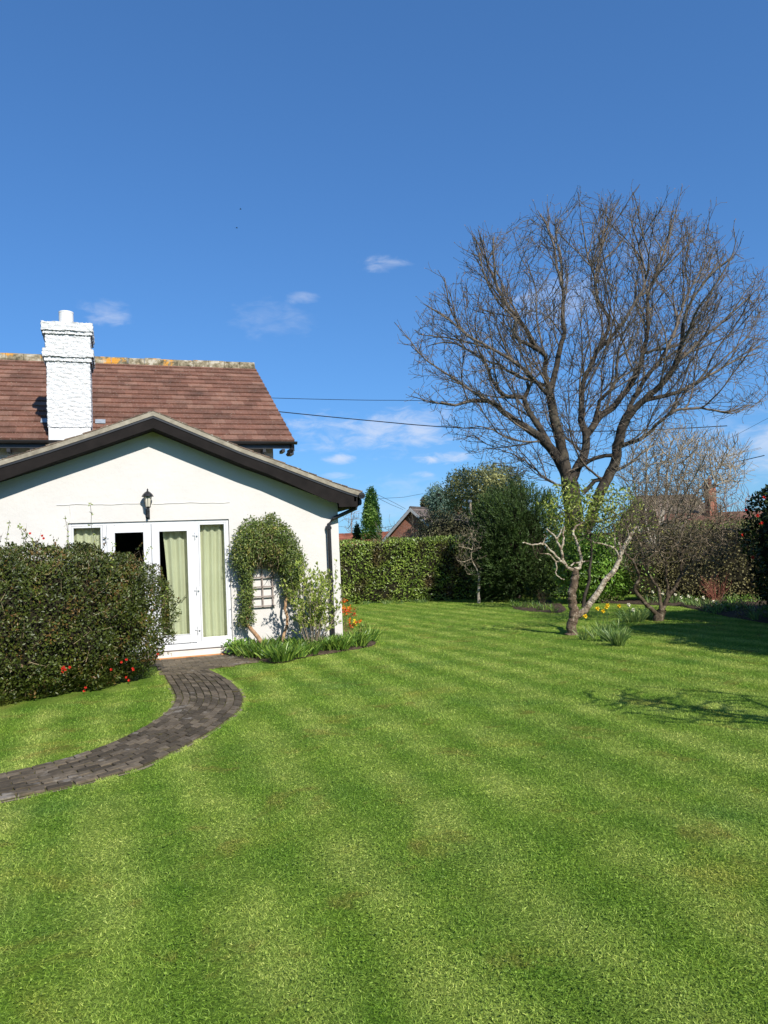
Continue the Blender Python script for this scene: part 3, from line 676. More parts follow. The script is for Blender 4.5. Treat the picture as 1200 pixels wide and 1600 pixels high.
def strip(name, d0, d1, y0, y1, mt, sgn, endcut=0):
    b = MB(); Q = [p for p in PF(sgn)]; Q = Q[:-1]+[(Q[-1][0]-endcut, Q[-1][1]+endcut*.25)]
    dd = (lambda p: d1+(.09*min(max((p[0]-.6)/1.3, 0), 1) if name == 'bargeboard' else 0) if p[0] < 2.0 or name != 'bargeboard' else p[1]-2.53)
    pl_ = [(CS+sgn*(p[0]-CS), p[1]-d0) for p in Q]+[(CS+sgn*(p[0]-CS), p[1]-dd(p)) for p in Q[::-1]]; b.prism(pl_, y0, y1); return b.build(name, mt, house)
for sgn in (1, -1):
    strip('verge', .004, .078, -.372, -.28, M_VERGE, sgn)
    strip('verge_strip', .080, .117, -.362, -.30, M_BLACK, sgn)
    strip('bargeboard', .119, .285, -.350, -.325, M_BARGE, sgn, .16)
    strip('soffit', .27, .29, -.322, -.004, M_BARGE, sgn, .2)
# boxed eaves end on the right with gutter and downpipe
b = MB(); b.box((1.995,-.32,2.50),(2.25,4.3,2.52)); b.box((2.25,-.345,2.50),(2.275,4.3,2.70)); b.box((1.92,-.354,2.505),(2.25,-.328,2.60)); b.build('eaves_board', M_BARGE, house)
def halfgutter(name, P0, P1, r, parent):
    P0 = np.array(P0, float); P1 = np.array(P1, float); d = norm((P1-P0)[None])[0]; sd_ = np.cross(d, [0, 0, 1.]); V = []; K = 9
    for P_ in (P0, P1):
        for rr in (r, r*.86):
            for j in range(K):
                an = math.pi*(1+j/(K-1)); V.append(P_+sd_*rr*math.cos(an)+np.array([0, 0, rr*math.sin(an)]))
    Fc = []
    for j in range(K-1):
        Fc += [(j, j+1, 2*K+j+1, 2*K+j), (K+j+1, K+j, 3*K+j, 3*K+j+1), (j, K+j, K+j+1, j+1), (2*K+j+1, 3*K+j+1, 3*K+j, 2*K+j)]
    Fc += [(0, 2*K, 3*K, K), (K-1, 2*K-1, 4*K-1, 3*K-1)]
    Fc += [tuple(range(K)), tuple(range(3*K-1, 2*K-1, -1))]
    return mesh(name, V, Fc, M_BLACK, parent, world=False)
halfgutter('gutter', (2.345,-.40,2.715), (2.345,4.3,2.715), .06, house)
b = MB(); b.tube([(2.345,-.22,2.68),(2.345,-.22,2.55),(2.29,-.20,2.49),(1.87,-.085,2.31),(1.79,-.07,2.22),(1.79,-.07,1.2),(1.785,-.07,.12),(1.785,-.13,.05)], .036, 14)
for z in (2.12, 1.15): b.tube([(1.79,-.07,z),(1.79,-.07,z+.05)], .047, 14); b.box((1.735,-.055,z+.01),(1.845,-.002,z+.04))
b.tube([(2.345,-.22,2.56),(2.345,-.22,2.64)], .046, 14); b.tube([(2.345,-.40,2.70),(2.345,-.385,2.70)], .062, 12)
b.build('downpipe', M_BLACK, house, smooth=False)
# ---- french doors and sidelights
FT0, FT1 = .03, .10
def rectframe(b, s0, s1, z0, z1, w0, t0, t1, wb=None):
    wb = wb or w0
    b.box((s0,t0,z0),(s0+w0,t1,z1)); b.box((s1-w0,t0,z0),(s1,t1,z1)); b.box((s0+w0,t0,z1-w0),(s1-w0,t1,z1)); b.box((s0+w0,t0,z0),(s1-w0,t1,z0+wb))
b = MB(); rectframe(b, -2.63, -.012, .2, 2.358, .05, FT0, FT1); b.box((-2.10,FT0,.25),(-2.035,FT1,2.308)); b.box((-.60,FT0,.25),(-.535,FT1,2.308))
fr_ = b.build('door_frame', M_UPVC, house, bevel=.006)
def leaf(s0, s1, hs, handle):
    b = MB(); rectframe(b, s0, s1, .255, 2.304, .125, .005, .075, .15); d = b.build('door', M_UPVC, house, bevel=.006)
    b = MB(); b.box((s0+.126,.035,.406),(s1-.126,.045,2.178)); b.build('pane', M_GLASS, d)
    b = MB(); rectframe(b, s0+.115, s1-.115, .395, 2.19, .012, -.002, .004); b.build('glazing_bead', M_UPVC, d)
    b2 = hs
    for z in (.47, 1.15, 2.10):
        b = MB(); b.box((b2-.045,-.012,z-.012),(b2+.045,.004,z+.012)); b.tube([(b2,-.012,z-.06),(b2,-.012,z+.06)], .010, 8); b.build('hinge', M_UPVC, d)
    b = MB(); b.box((handle-.015,-.008,1.12),(handle+.015,.004,1.36)); b.tube([(handle,-.008,1.27),(handle,-.05,1.27),(handle+(.11 if handle < -1.3 else -.11),-.05,1.265)], .009, 8); b.build('handle', M_UPVC, d)
    return d
leaf(-2.033, -1.322, -2.045, -1.385); leaf(-1.316, -.602, -.59, -1.25)
def side(s0, s1):
    b = MB(); rectframe(b, s0, s1, .255, 2.304, .028, .022, .085, .07); wf = b.build('window', M_UPVC, house, bevel=.004)
    b = MB(); b.box((s0+.029,.05,.326),(s1-.029,.058,2.275)); b.build('pane', M_GLASS, wf)
side(-2.578, -2.103); side(-.533, -.064)
b = MB(); b.box((-2.66,-.055,.150),(.015,.10,.199)); b.build('sill', M_UPVC, house, bevel=.005)
b = MB(); b.box((-2.66,-.025,.012),(.015,.20,.149)); b.build('step', M_STEP, house, bevel=.004)
b = MB(); b.box((-2.66,-.075,.0),(.02,-.027,.035)); b.build('brick_edging', M_SILL, house, bevel=.004)
# ---- main house behind
b = MB(); b.box((-9.5,4.35,0),(1.67,13.75,4.42)); b.add([(1.67,4.35,4.42),(1.67,13.75,4.42),(1.67,9.05,7.30),(1.45,4.35,4.42),(1.45,13.75,4.42),(1.45,9.05,7.30)], [(0,1,2),(5,4,3),(0,2,5,3),(2,1,4,5)]); b.build('upper_wall', M_SHADEDR, house)
tiles('main_roof', [(4.0,4.39),(9.05,7.42)], lambda a, l, z: (l, a, z), -9.6, 2.12, .345, .33, M_TILE, house, 9, th=.036)
tiles('main_roof', [(14.1,4.39),(9.05,7.42)], lambda a, l, z: (l, a, z), -9.6, 2.12, .345, .33, M_TILE, house, 10, th=.036)
b = MB()
b.prism([(4.02,4.36),(9.05,7.38),(14.08,4.36),(14.0,4.26),(9.05,7.26),(4.1,4.26)], -9.55, 2.09, axis=0); b.build('main_roof_deck', M_BLACK, house)
b = MB(); b.prism([(4.0,4.30),(9.05,7.33),(14.1,4.30),(14.1,4.16),(9.05,7.20),(4.0,4.16)], 2.092, 2.112, axis=0); b.build('main_bargeboard', M_BLACK, house)
halfgutter('main_gutter', (2.16,3.93,4.37), (-9.6,3.93,4.37), .065, house)
b = MB(); b.box((-9.5,4.0,4.22),(2.05,4.03,4.36))
for s in np.arange(-9.4, 2.1, .45): b.box((s-.035,4.0,4.14),(s+.035,4.33,4.21))
b.box((2.0,3.99,4.08),(2.09,4.33,4.22)); b.tube([(2.05,3.93,4.31),(2.05,3.93,4.2),(1.95,4.1,4.08)], .036, 8); b.build('rafter_feet', M_BLACK, house)
V = []; Fq = []
s = -9.6; r2 = np.random.RandomState(4); b = MB()
while s < 2.1:
    e = min(s+.45, 2.14); rad = .165+r2.uniform(-.008, .008); K = 9; ring = [(9.05+rad*1.05*math.cos(math.pi*j/(K-1)), 7.30+rad*1.75*math.sin(math.pi*j/(K-1))+r2.uniform(-.004, .004)) for j in range(K)]
    b.prism(ring, s+.008, e-.002, axis=0); s = e
b.build('ridge_tiles', M_RIDGE, house)
# ---- chimney
def rough_box(s0, s1, t0, t1, z0, z1, amp, step, V, Fq, seed=3):
    for f in range(5):
        if f == 0: o, a, b_ = (s0, t0, z0), (s1-s0, 0, 0), (0, 0, z1-z0)
        if f == 1: o, a, b_ = (s1, t1, z0), (s0-s1, 0, 0), (0, 0, z1-z0)
        if f == 2: o, a, b_ = (s1, t0, z0), (0, t1-t0, 0), (0, 0, z1-z0)
        if f == 3: o, a, b_ = (s0, t1, z0), (0, t0-t1, 0), (0, 0, z1-z0)
        if f == 4: o, a, b_ = (s0, t0, z1), (s1-s0, 0, 0), (0, t1-t0, 0)
        o, a, b_ = map(np.array, (o, a, b_)); na = max(2, int(np.linalg.norm(a)/step)); nb = max(2, int(np.linalg.norm(b_)/step))
        I, J = np.meshgrid(np.arange(na+1), np.arange(nb+1), indexing='ij'); P = o+(I.ravel()/na)[:, None]*a+(J.ravel()/nb)[:, None]*b_
        dv = np.stack([nz(P, 12, seed, 2), nz(P, 12, seed+1, 2), .8*nz(P*[1, 1, .8], 12, seed+2, 2)], 1)*amp; P = P+dv
        n0 = sum(len(v) for v in V); V.append(P); i, j = np.meshgrid(np.arange(na), np.arange(nb), indexing='ij'); i = i.ravel(); j = j.ravel(); w_ = nb+1
        Fq.append(np.stack([i*w_+j, (i+1)*w_+j, (i+1)*w_+j+1, i*w_+j+1], 1)+n0)
V = []; Fq = []
CK = 1.0203
for bx in [(-3.20,-2.345,3.60,4.50,4.60,6.02),(-3.235,-2.305,3.565,4.535,6.0,6.10),(-3.275,-2.27,3.53,4.57,6.09,6.26),(-3.215,-2.325,3.585,4.515,6.25,6.60),(-3.25,-2.29,3.55,4.55,6.58,6.66),(-3.29,-2.275,3.52,4.58,6.65,6.83)]:
    fs = lambda s_: -1.81+(s_+1.81)*CK; fz = lambda z_: 1.55+(z_-1.55)*CK
    rough_box(fs(bx[0]), fs(bx[1]), bx[2]+.35, bx[3]+.35, fz(bx[4]), fz(bx[5]), .014, .020, V, Fq)
ch = mesh('chimney', np.vstack(V), [np.vstack(Fq)], M_ROUGH, house, world=False)
b = MB(); b.box((fs(-3.185),3.965,2.9),(fs(-2.36),4.83,fz(4.62))); b.build('chimney_base', M_CHS, ch)
b = MB(); b.lathe((fs(-2.82),4.37,fz(6.83)), [(.17,0),(.165,.03),(.152,.05),(.150,.33),(.155,.34),(.155,.37),(.13,.37),(.12,.1)], 24); b.build('chimney_pot', M_CHS, ch, smooth=False)
sl_ = (7.42-4.39)/5.05
for s0, s1 in ((-3.44,-3.24),(-2.30,-2.08)):
    b = MB(); z = 4.39+sl_*.78; b.add([(s0,4.78,z+.05),(s1,4.78,z+.05),(s1,4.98,z+.05+.2*sl_),(s0,4.98,z+.05+.2*sl_),(s0,4.78,z+.06),(s1,4.78,z+.06),(s1,4.98,z+.06+.2*sl_),(s0,4.98,z+.06+.2*sl_)], [(3,2,1,0),(4,5,6,7),(0,1,5,4),(1,2,6,5),(2,3,7,6),(3,0,4,7)]); b.build('flashing', M_LEAD, house)
# ---- wall lantern
lan = empty('wall_lantern', H(-1.365, 0, 2.4), math.radians(19), label='black carriage lantern with glass sides fixed above the glazed doors', cat='wall lamp')
b = MB(); b.lathe((0,-.012,.02), [(.0,0),(.03,.01),(.034,.12),(.02,.15),(0,.16)], 12); b.box((-.032,-.016,.0),(.032,-.001,.17)); b.tube([(0,-.01,.05),(0,-.07,.03),(0,-.12,.07),(0,-.125,.13),(0,-.12,.175)], [.016,.016,.014,.016,.02], 8); b.build('bracket', M_BLACK, lan)
b = MB(); c = (0,-.12,.17)
b.lathe(c, [(.022,0),(.045,.02),(.048,.03)], 6)
for j in range(6):
    a = 6.28318*j/6+.52; b.tube([(c[0]+.046*math.cos(a), c[1]+.046*math.sin(a), c[2]+.03),(c[0]+.068*math.cos(a), c[1]+.068*math.sin(a), c[2]+.2)], .005, 5)
b.build('lantern_cage', M_BLACK, lan)
b = MB(); b.lathe((0,-.12,.37), [(.098,0),(.098,.008),(.075,.045),(.045,.075),(.018,.092),(.012,.105),(.016,.115),(.004,.14)], 16); b.build('lantern_cap', M_BLACK, lan)
t = NT('frosted_glass'); M_FROST = t.fin((.62,.58,.46), .25, .5); b = MB(); b.lathe((0,-.12,.20), [(.040,0),(.062,.168)], 6); b.build('lantern_glass', M_FROST, lan)
# ---- curtains (one pleated sheet each, with thickness)
def curtain(s0, s1, label, lean=0., t=.16):
    n = 60; V = []; zs = np.linspace(.28, 2.36, 14)
    for back in (0, 1):
        for z in zs:
            f = (z-.28)/2.08
            for i in range(n+1):
                a = i/n; s = s0+(s1-s0)*a+lean*(1-a)*f**2; V.append((s, t+.022*math.sin(a*(s1-s0)/.5*25+.6*math.sin(z*2))+.004*back, z))
    w_ = n+1; m = w_*len(zs); Fq = []
    for j in range(len(zs)-1):
        for i in range(n): q = j*w_+i; Fq += [(q, q+1, q+1+w_, q+w_), (m+q+w_, m+q+1+w_, m+q+1, m+q)]
    o = mesh('curtain', HV(V), Fq, M_CURT, world=True, smooth=True); tag(o, label, 'curtain', 'curtains behind the garden doors')
curtain(-2.60, -2.12, 'pale green curtain in the narrow window left of the glazed doors')
curtain(-1.04, -.58, 'pale green curtain drawn half across the right-hand glazed door', -.1)
curtain(-.52, -.04, 'pale green curtain filling the tall narrow window right of the doors')
# ================================================================== hedges and shrubs near the house
def A3(*v): return [np.array(q, float) for q in v]
# big quince hedge at the left
qd = np.array([.69, .725, 0]); qn = np.array([-.725, .69, 0])
q = empty('quince_hedge', (-4.6, 9.6, 0), label='rounded dark small-leaved hedge with red blossom in front of the left of the house', cat='hedge')
qc = np.array([-5.02, 9.83, .90]) + qd*-.20; qax = A3(qd*2.62, qn*.90, (0, 0, .98))
coreobj('dark_core', qc, qax, M_CORE, q, 2.7, .84, seed=5)
P, nr = superpts(qc, qax, 112000, rs, 2.7, .17, .11, 1.5, 31, .03)
k = (P@qn < (qc@qn)+.72); P, nr = P[k], nr[k]
L = rs.uniform(.024, .055, len(P)); cl = nz(P, 1.6, 8)*.5+.5
leafobj('foliage', P, outward(nr, rs, .9, .35), L, L*.52, M_QUINCE, q, 2, nrm=nr, rb=.55*rs.uniform(size=len(P))+.45*cl)
P, nr = superpts(qc, qax, 1900, rs, 2.7, .10, .11, 1.5, 31, .06)
k = (P@qn < (qc@qn)+.72); P, nr = P[k], nr[k]; d = norm(outward(nr, rs, .8, .5))
ribobj('twigs', P-d*.1, d, rs.normal(size=(len(P), 3))*.12, rs.uniform(.12, .26, len(P)), .005, 3, M_STRAW, q, 3)
P, nr = superpts(qc, qax, 130, rs, 2.7, .05, .11, 1.5, 33, .3); d = norm(nr+rs.normal(size=nr.shape)*.5+[0, 0, .5]); ribobj('twigs', P-d*.05, d, rs.normal(size=(len(P), 3))*.15, rs.uniform(.18, .38, len(P)), .006, 4, M_BARK_AP, q, 5)
ff = rs.uniform(.3, 1, (len(P)*9, 1)); PP_ = np.repeat(P, 9, 0)+np.repeat(d, 9, 0)*ff*.26; leafobj('foliage', PP_, np.repeat(d, 9, 0)+rs.normal(size=PP_.shape)*.7, .045, .022, M_QUINCE, q, 14)
# sprouting shoots above the hedge
tp = [(60,846,.30),(108,850,.42),(152,858,.62),(30,852,.25),(215,880,.25),(8,846,.3),(258,935,.2),(180,872,.22)]
sk = Skel(); P_ = []; D_ = []
for px, py, h in tp:
    o = at(px, py, 10.1+rs.uniform(-.2, .2)); o[2] -= .18
    if sk.p: sk.p.append(o); sk.par.append(-1); sk.r.append(.004); a = len(sk.p)-1
    else: sk.p.append(o); sk.par.append(-1); sk.r.append(.004); a = 0
    dv = np.array([rs.normal()*.25, rs.normal()*.15, 1.]);
    for j in range(6):
        o = o+norm(dv[None])[0]*(h+.15)/6; sk.p.append(o); sk.par.append(a); sk.r.append(.0035); a = len(sk.p)-1; dv[:2] += rs.normal(size=2)*.18
        for m_ in range(5): P_.append(o+rs.normal(size=3)*.012); D_.append(rs.normal(size=3)+[0, 0, .5])
for g0 in range(0, len(sk.p), 7):
    V, Fc = tubes(np.array(sk.p), np.array(sk.par), np.array(sk.r), [i for i in range(g0, g0+7) if sk.par[i] >= 0], 4); mesh('shoot', V, [Fc], M_BARK_AP, q)
leafobj('shoot_leaves', np.array(P_), np.array(D_), .035, .018, M_BUDLF, q, 4)
def blossom(c, r, mt, parent, n=5, lab='flower', seed=1, face=None):
    rr = np.random.RandomState(seed); f = norm(np.array(face if face is not None else (.2, -1, .3), float)[None])[0]; a = norm(np.cross(f, [0, 0, 1.])[None])[0]; b_ = np.cross(f, a); P = []; D = []
    for ring in range(2):
        for j in range(n):
            an = 6.283*j/n+ring*.6; d = a*math.cos(an)+b_*math.sin(an)+f*(.35+.6*ring); P.append(c); D.append(d)
    V, Fc = quad_leaves(np.array(P), np.array(D), r*rr.uniform(.9, 1.1, 2*n), r*.95, rr, .18, 0, np.tile(f, (2*n, 1)))
    return mesh(lab, V, [Fc], mt, parent)
for i, (px, py) in enumerate([(110,1036),(103,1046),(101,1052),(171,1047),(195,1038),(208,1043),(197,1066),(131,1073),(245,1027),(48,825),(66,833),(198,1063)]):
    if py < 840: c = at(px, py+6, 10.1)
    else:
        # march along the view ray to the hedge surface
        dr = ray(px, py); c = None
        for tt in np.arange(7, 14, .03):
            p = CAM+dr*tt; l = np.array([(p-qc)@qd/2.76, (p-qc)@qn/.95, (p[2]-.9)/1.02])
            if (np.abs(l)**2.7).sum() < 1.05: c = p; break
        if c is None: continue
        c = c-norm(dr[None])[0]*.08
    for j in range(2 if i % 3 else 1): blossom(c+rs.normal(size=3)*.025, .021, M_RED, q, 5, 'flower', i*3+j)
# ---- trellis and the climber against the white wall
tr = empty('trellis', H(.45, -.03, .78), math.radians(19), label='weathered square lattice trellis fixed to the white wall behind the climber', cat='trellis')
b = MB()
for s in (-.27, -.09, .09, .27): b.box((s-.012,-.012,0),(s+.012,0,1.45))
b.build('upright', M_WOOD, tr); b = MB()
for z in np.arange(.02, 1.45, .17): b.box((-.31,-.027,z-.012),(.31,-.0125,z+.012))
b.build('crossbar', M_WOOD, tr)
cl_ = empty('climber', H(.6, -.3, 0), label='evergreen climber arching over the trellis on two bare twisting stems', cat='climbing plant')
cpoly = np.array([(.02,1.50),(.0,1.80),(.12,2.12),(.24,2.30),(.38,2.36),(.50,2.28),(.60,2.36),(.76,2.42),(.86,2.30),(1.08,2.08),(1.22,1.78),(1.30,1.52),(1.25,1.34),(1.16,1.16),(1.06,.98),(.93,.86),(.88,1.1),(.88,1.3),(.78,1.42),(.70,1.52),(.50,1.60),(.36,1.52),(.33,1.3),(.34,1.05),(.30,.83),(.36,.62),(.28,.50),(.10,.50),(.06,.66),(.18,.82),(.10,.95),(.16,1.18),(.14,1.34)])
def flatbody(poly, T, n, rs, t0=-.04):
    s, z = polysample(poly, n, rs); e = edist(s, z, poly); h = T*np.sqrt(np.clip(e/.22, 0, 1)); f = np.clip(rs.beta(2.2, 1.2, n), 0, 1)
    P = HV(np.stack([s+rs.normal(size=n)*.035, t0-(h+.05)*f, z+rs.normal(size=n)*.035], 1)); return P, f
P, f = flatbody(cpoly, .42, 12500, rs)
d = norm(-hn[None]*.8+rs.normal(size=(len(P), 3))*.9+np.array([0, 0, -.1])); L = rs.uniform(.035, .07, len(P))
leafobj('foliage', P, d, L, L*.33, M_CLIMB, cl_, 6, nrm=np.tile(-hn, (len(P), 1)), rb=.6*rs.uniform(size=len(P))+.4*(nz(P, 2.2, 9)*.5+.5))
P, f = flatbody(np.array([(.25,1.5),(.35,2.1),(.7,2.2),(.95,1.9),(1.0,1.5),(.85,1.45),(.6,1.75),(.4,1.6)]), .36, 1500, rs)
ribobj('dead_stems', P, norm(rs.normal(size=(len(P), 3))+[0, 0, -.8]), rs.normal(size=(len(P), 3))*.2, rs.uniform(.12, .3, len(P)), .008, 3, M_STRAW, cl_, 7)
sk = Skel()
W_ = lambda *a: [H(*q) for q in a]
sk.limb(None or [0]*6, .042, .020, 0, first=True, step=.05, wob=.004, rs=rs, world=W_((.50,-.25,0),(.44,-.24,.22),(.30,-.22,.40),(.22,-.18,.58),(.30,-.12,.95),(.28,-.1,1.6)))
n_ = len(sk.p); sk.p.append(H(.78,-.30,0)); sk.par.append(-1); sk.r.append(.035)
pr_ = n_
for a in resamp(np.array(W_((.78,-.30,0),(.84,-.28,.25),(.92,-.22,.5),(.90,-.2,.8),(.98,-.16,1.1),(.86,-.12,1.5),(.75,-.1,1.9))), 30)[0][1:]:
    sk.p.append(a+rs.normal(size=3)*.006); sk.par.append(pr_); sk.r.append(.030-.015*(len(sk.p)-n_)/31); pr_ = len(sk.p)-1
_P, _par, _R = np.array(sk.p), np.array(sk.par), np.array(sk.r)
for lo_, hi_ in ((0, n_), (n_, len(sk.p))):
    V, Fc = tubes(_P, _par, _R, [i for i in range(lo_, hi_) if _par[i] >= 0], 9); mesh('stem', V, [Fc], M_BARK_OR, cl_, smooth=True)
# ---- budding shrub in front of the downpipe
def thicket(name, label, cat, base, n, hgt, spread, mt, lmat, leafn, lsize, seed, rad=.008, root=None, lean=(0, 0, 0), lw=.5, leafz=.25, group=None, fork=2.):
    r = np.random.RandomState(seed); root = root or empty(name, base, label=label, cat=cat, group=group); sk = Skel(); tips = []
    for i in range(n):
        a = r.uniform(0, 6.283); rr = r.uniform(0, .12)*spread; o = np.array(base)+np.array([math.cos(a)*rr, math.sin(a)*rr, 0]); d = np.array([math.cos(a), math.sin(a), 0])*spread/hgt*r.uniform(.15, 1)+np.array(lean)+np.array([0, 0, 1.])
        sk.p.append(o); sk.par.append(-1); sk.r.append(rad); par = len(sk.p)-1; h = hgt*r.uniform(.6, 1.05); m = 8; d = d/np.linalg.norm(d)
        for j in range(m):
            o = o+d*h/m; d = d+r.normal(size=3)*.10+[0, 0, .04]; d /= np.linalg.norm(d); sk.p.append(o); sk.par.append(par); par = len(sk.p)-1; sk.r.append(rad*(1-.75*(j+1)/m))
            if j > 1:
                for z in range(r.poisson(fork)):
                    dd = d+r.normal(size=3)*.6+[0, 0, .3]; dd /= np.linalg.norm(dd); oo = o; pp_ = par
                    for y_ in range(3):
                        oo = oo+dd*hgt*r.uniform(.03, .075); dd = dd+r.normal(size=3)*.2+[0, 0, .1]; dd /= np.linalg.norm(dd); sk.p.append(oo); sk.par.append(pp_); pp_ = len(sk.p)-1; sk.r.append(rad*.3)
    P = np.array(sk.p); par = np.array(sk.par); R = np.array(sk.r)
    V, Fc = tubes(P, par, R, np.where(par >= 0)[0], 4); mesh('stems', V, [Fc], mt, root)
    if leafn:
        c = np.where((par >= 0) & (P[:, 2] > hgt*leafz))[0]; c = r.choice(c, leafn); d = norm(P[c]-P[par[c]])+r.normal(size=(leafn, 3))*.55+[0, 0, .35]
        L = lsize*r.uniform(.6, 1.3, leafn); leafobj('foliage', P[c]+r.normal(size=(leafn, 3))*.012, d, L, L*lw, lmat, root, seed)
    return root
thicket('budding_shrub', 'leggy shrub with fresh pale green leaves in front of the black downpipe', 'shrub', H(1.28, -.62, 0), 26, 1.42, .95, M_BARK_GR, M_BUDLF, 3600, .055, 12, .008, fork=1.6)
# ---- bed plants
def strap_clump(name, base, n, ln, wd, mt, seed, label, cat, group=None, rad=.12, root=None, bend=.5, up=1.1):
    r = np.random.RandomState(seed); root = root or empty(name, base, label=label, cat=cat, group=group)
    a = r.uniform(0, 6.283, n); o = np.array(base)+np.stack([np.cos(a), np.sin(a), 0*a], 1)*(r.uniform(0, 1, n)**.7*rad)[:, None]
    d = np.stack([np.cos(a), np.sin(a), 0*a], 1)*r.uniform(.1, .75, n)[:, None]+np.array([0, 0, up])+r.normal(size=(n, 3))*.12
    B = np.stack([np.cos(a)*.35, np.sin(a)*.35, -r.uniform(.2, 1, n)*.7], 1)*bend
    ribobj('leaves', o, d, B, ln*r.uniform(.65, 1.1, n), wd, 5, mt, root, seed); return root
bpoly = bedA; bx, by = polysample(bpoly, 72, rs); bd = edist(bx, by, bpoly)
lw_ = [(0, 'leafy bluebell clump in the bed at the foot of the white wall')]
for i in range(72):
    strap_clump('bluebell_plant', (bx[i], by[i], .03), 60, .20+.14*rs.uniform(), .016, M_BED, 100+i, 'leafy green bluebell clump crowded in the bed below the climber', 'plant', 'bluebell clumps in the wall bed', .14)
c = empty('leafy_perennial', H(.06, -.28, 0), label='small bright green rounded leaf clump at the left end of the wall bed', cat='plant')
n = 420; P = np.array(H(.06, -.28, .03))+rs.normal(size=(n, 3))*[.11, .11, .05]+[0, 0, .12]; P[:, 2] = np.abs(P[:, 2]); leafobj('foliage', P, rs.normal(size=(n, 3))+[0, 0, .6], .06, .05, M_SHRUB, c, 5, nrm=np.tile([0, -.5, 1.], (n, 1)))
# wallflowers round the corner of the wall
def wallflower(base, h, cols, label, seed):
    r = np.random.RandomState(seed); root = thicket('wallflower', label, 'flower', base, 9, h, .35, M_BARK_OR, M_BED, 240, .06, seed, .005, lw=.22, leafz=.1, group='wallflowers at the corner of the house', fork=.3)
    for i in range(8):
        a = r.uniform(0, 6.283); c = np.array(base)+[math.cos(a)*r.uniform(0, .17), math.sin(a)*r.uniform(0, .17), h*r.uniform(.72, 1.08)]
        n = 22; P = c+r.normal(size=(n, 3))*.020; V, Fc = quad_leaves(P, r.normal(size=(n, 3))+[0, -.4, .3], .026, .024, r, .1, 0, None); mesh('flower', V, [Fc], cols[i % len(cols)], root)
wallflower(at(546, 1000, 14.6)*[1, 1, 0], .62, [M_RUST, M_ORG, M_RUST], 'tall rust red wallflower growing beside the house corner', 3)
wallflower(at(556, 1000, 14.2)*[1, 1, 0], .42, [M_ORG, M_RUST, M_YEL], 'shorter wallflower with orange and yellow heads beside the rust red one', 4)
wallflower(at(538, 1000, 14.9)*[1, 1, 0], .72, [M_ORG, M_RUST], 'orange wallflower half hidden against the end of the white wall', 5)
# ================================================================== laurel hedge across the back
lh = empty('laurel_hedge', (-.5, 27.6, 0), label='clipped glossy laurel hedge running across the back of the lawn behind the house corner', cat='hedge')
hd = norm(np.array([[3.77, -.31, 0]]))[0]; hp_ = np.array([-hd[1], hd[0], 0]); lc = np.array([0.0, 27.35, 1.03]); lax = A3(hd*5.2, hp_*.62, (0, 0, 1.10))
coreobj('dark_core', lc, lax, M_CORE, lh, 10, .93, seed=2)
P, nr = superpts(lc, lax, 52000, rs, 10, .20, .06, .5, 41, .02); k = (P-lc)@hp_ < .3; P, nr = P[k], nr[k]
gap = (nz(P*[1, .3, .6], .55, 17) > .72) & (rs.uniform(size=len(P)) < .75); P, nr = P[~gap], nr[~gap]
L = rs.uniform(.07, .13, len(P)); leafobj('foliage', P, outward(nr, rs, .75, .55), L, L*.40, M_LAUREL, lh, 8, nrm=nr, rb=.65*rs.uniform(size=len(P))+.35*(nz(P, .9, 3)*.5+.5))
thicket('hedge_gap', None, None, (0, 0, 0), 0, 1, 1, M_BARK_AP, None, 0, 0, 1) if False else None
# second hedge at the right behind the camellia
h2 = empty('winter_hedge', (9.5, 21, 0), label='brownish half-bare hedge behind the daffodil border left of the camellia', cat='hedge')
c2 = np.array([10.8, 20.6, .98]); d2 = norm(np.array([[1., -.28, 0]]))[0]; n2_ = np.array([-d2[1], d2[0], 0]); ax2 = A3(d2*4.0, n2_*.75, (0, 0, 1.12))
coreobj('dark_core', c2, ax2, M_CORE, h2, 5, .84, seed=8)
P, nr = superpts(c2, ax2, 32000, rs, 5, .25, .12, .7, 51, .05); k = (P-c2)@n2_ < .3; P, nr = P[k], nr[k]; L = rs.uniform(.04, .08, len(P))
leafobj('foliage', P, outward(nr, rs, .9, .3), L, L*.6, M_HBR, h2, 8, nrm=nr)
h3 = empty('dark_hedge', (9.5, 25.5, 0), label='dark evergreen hedge closing the garden behind the bright green shrub and apple tree', cat='hedge')
c3h = np.array([10.2, 25.3, 1.0]); ax3 = A3((5.2, -.8, 0), (.12, .7, 0), (0, 0, 1.15)); coreobj('dark_core', c3h, ax3, M_CORE, h3, 8, .92, seed=12)
P, nr = superpts(c3h, ax3, 16000, rs, 8, .22, .10, .7, 55, .05); k = (P[:, 1] < 26); P, nr = P[k], nr[k]; L = rs.uniform(.07, .13, len(P)); leafobj('foliage', P, outward(nr, rs, .8, .4), L, L*.45, M_SHRUB, h3, 8, nrm=nr)
h4 = empty('unseen_hedge', (0, -15, 0), label='unseen tall hedge added behind the viewer to darken the door glass reflection', cat='hedge')  # unseen hedge added so that the door glass mirrors something dark
c4h = np.array([1., -15, 3.2]); ax4 = A3((17., 0, 0), (0, 1.2, 0), (0, 0, 3.4)); coreobj('dark_core', c4h, ax4, M_CORE, h4, 8, .95, seed=14)
P, nr = superpts(c4h, ax4, 14000, rs, 8, .3, .2, .3, 56, .05); L = rs.uniform(.2, .4, len(P)); leafobj('foliage', P, outward(nr, rs, .8, .4), L, L*.5, M_YEW, h4, 8, nrm=nr)
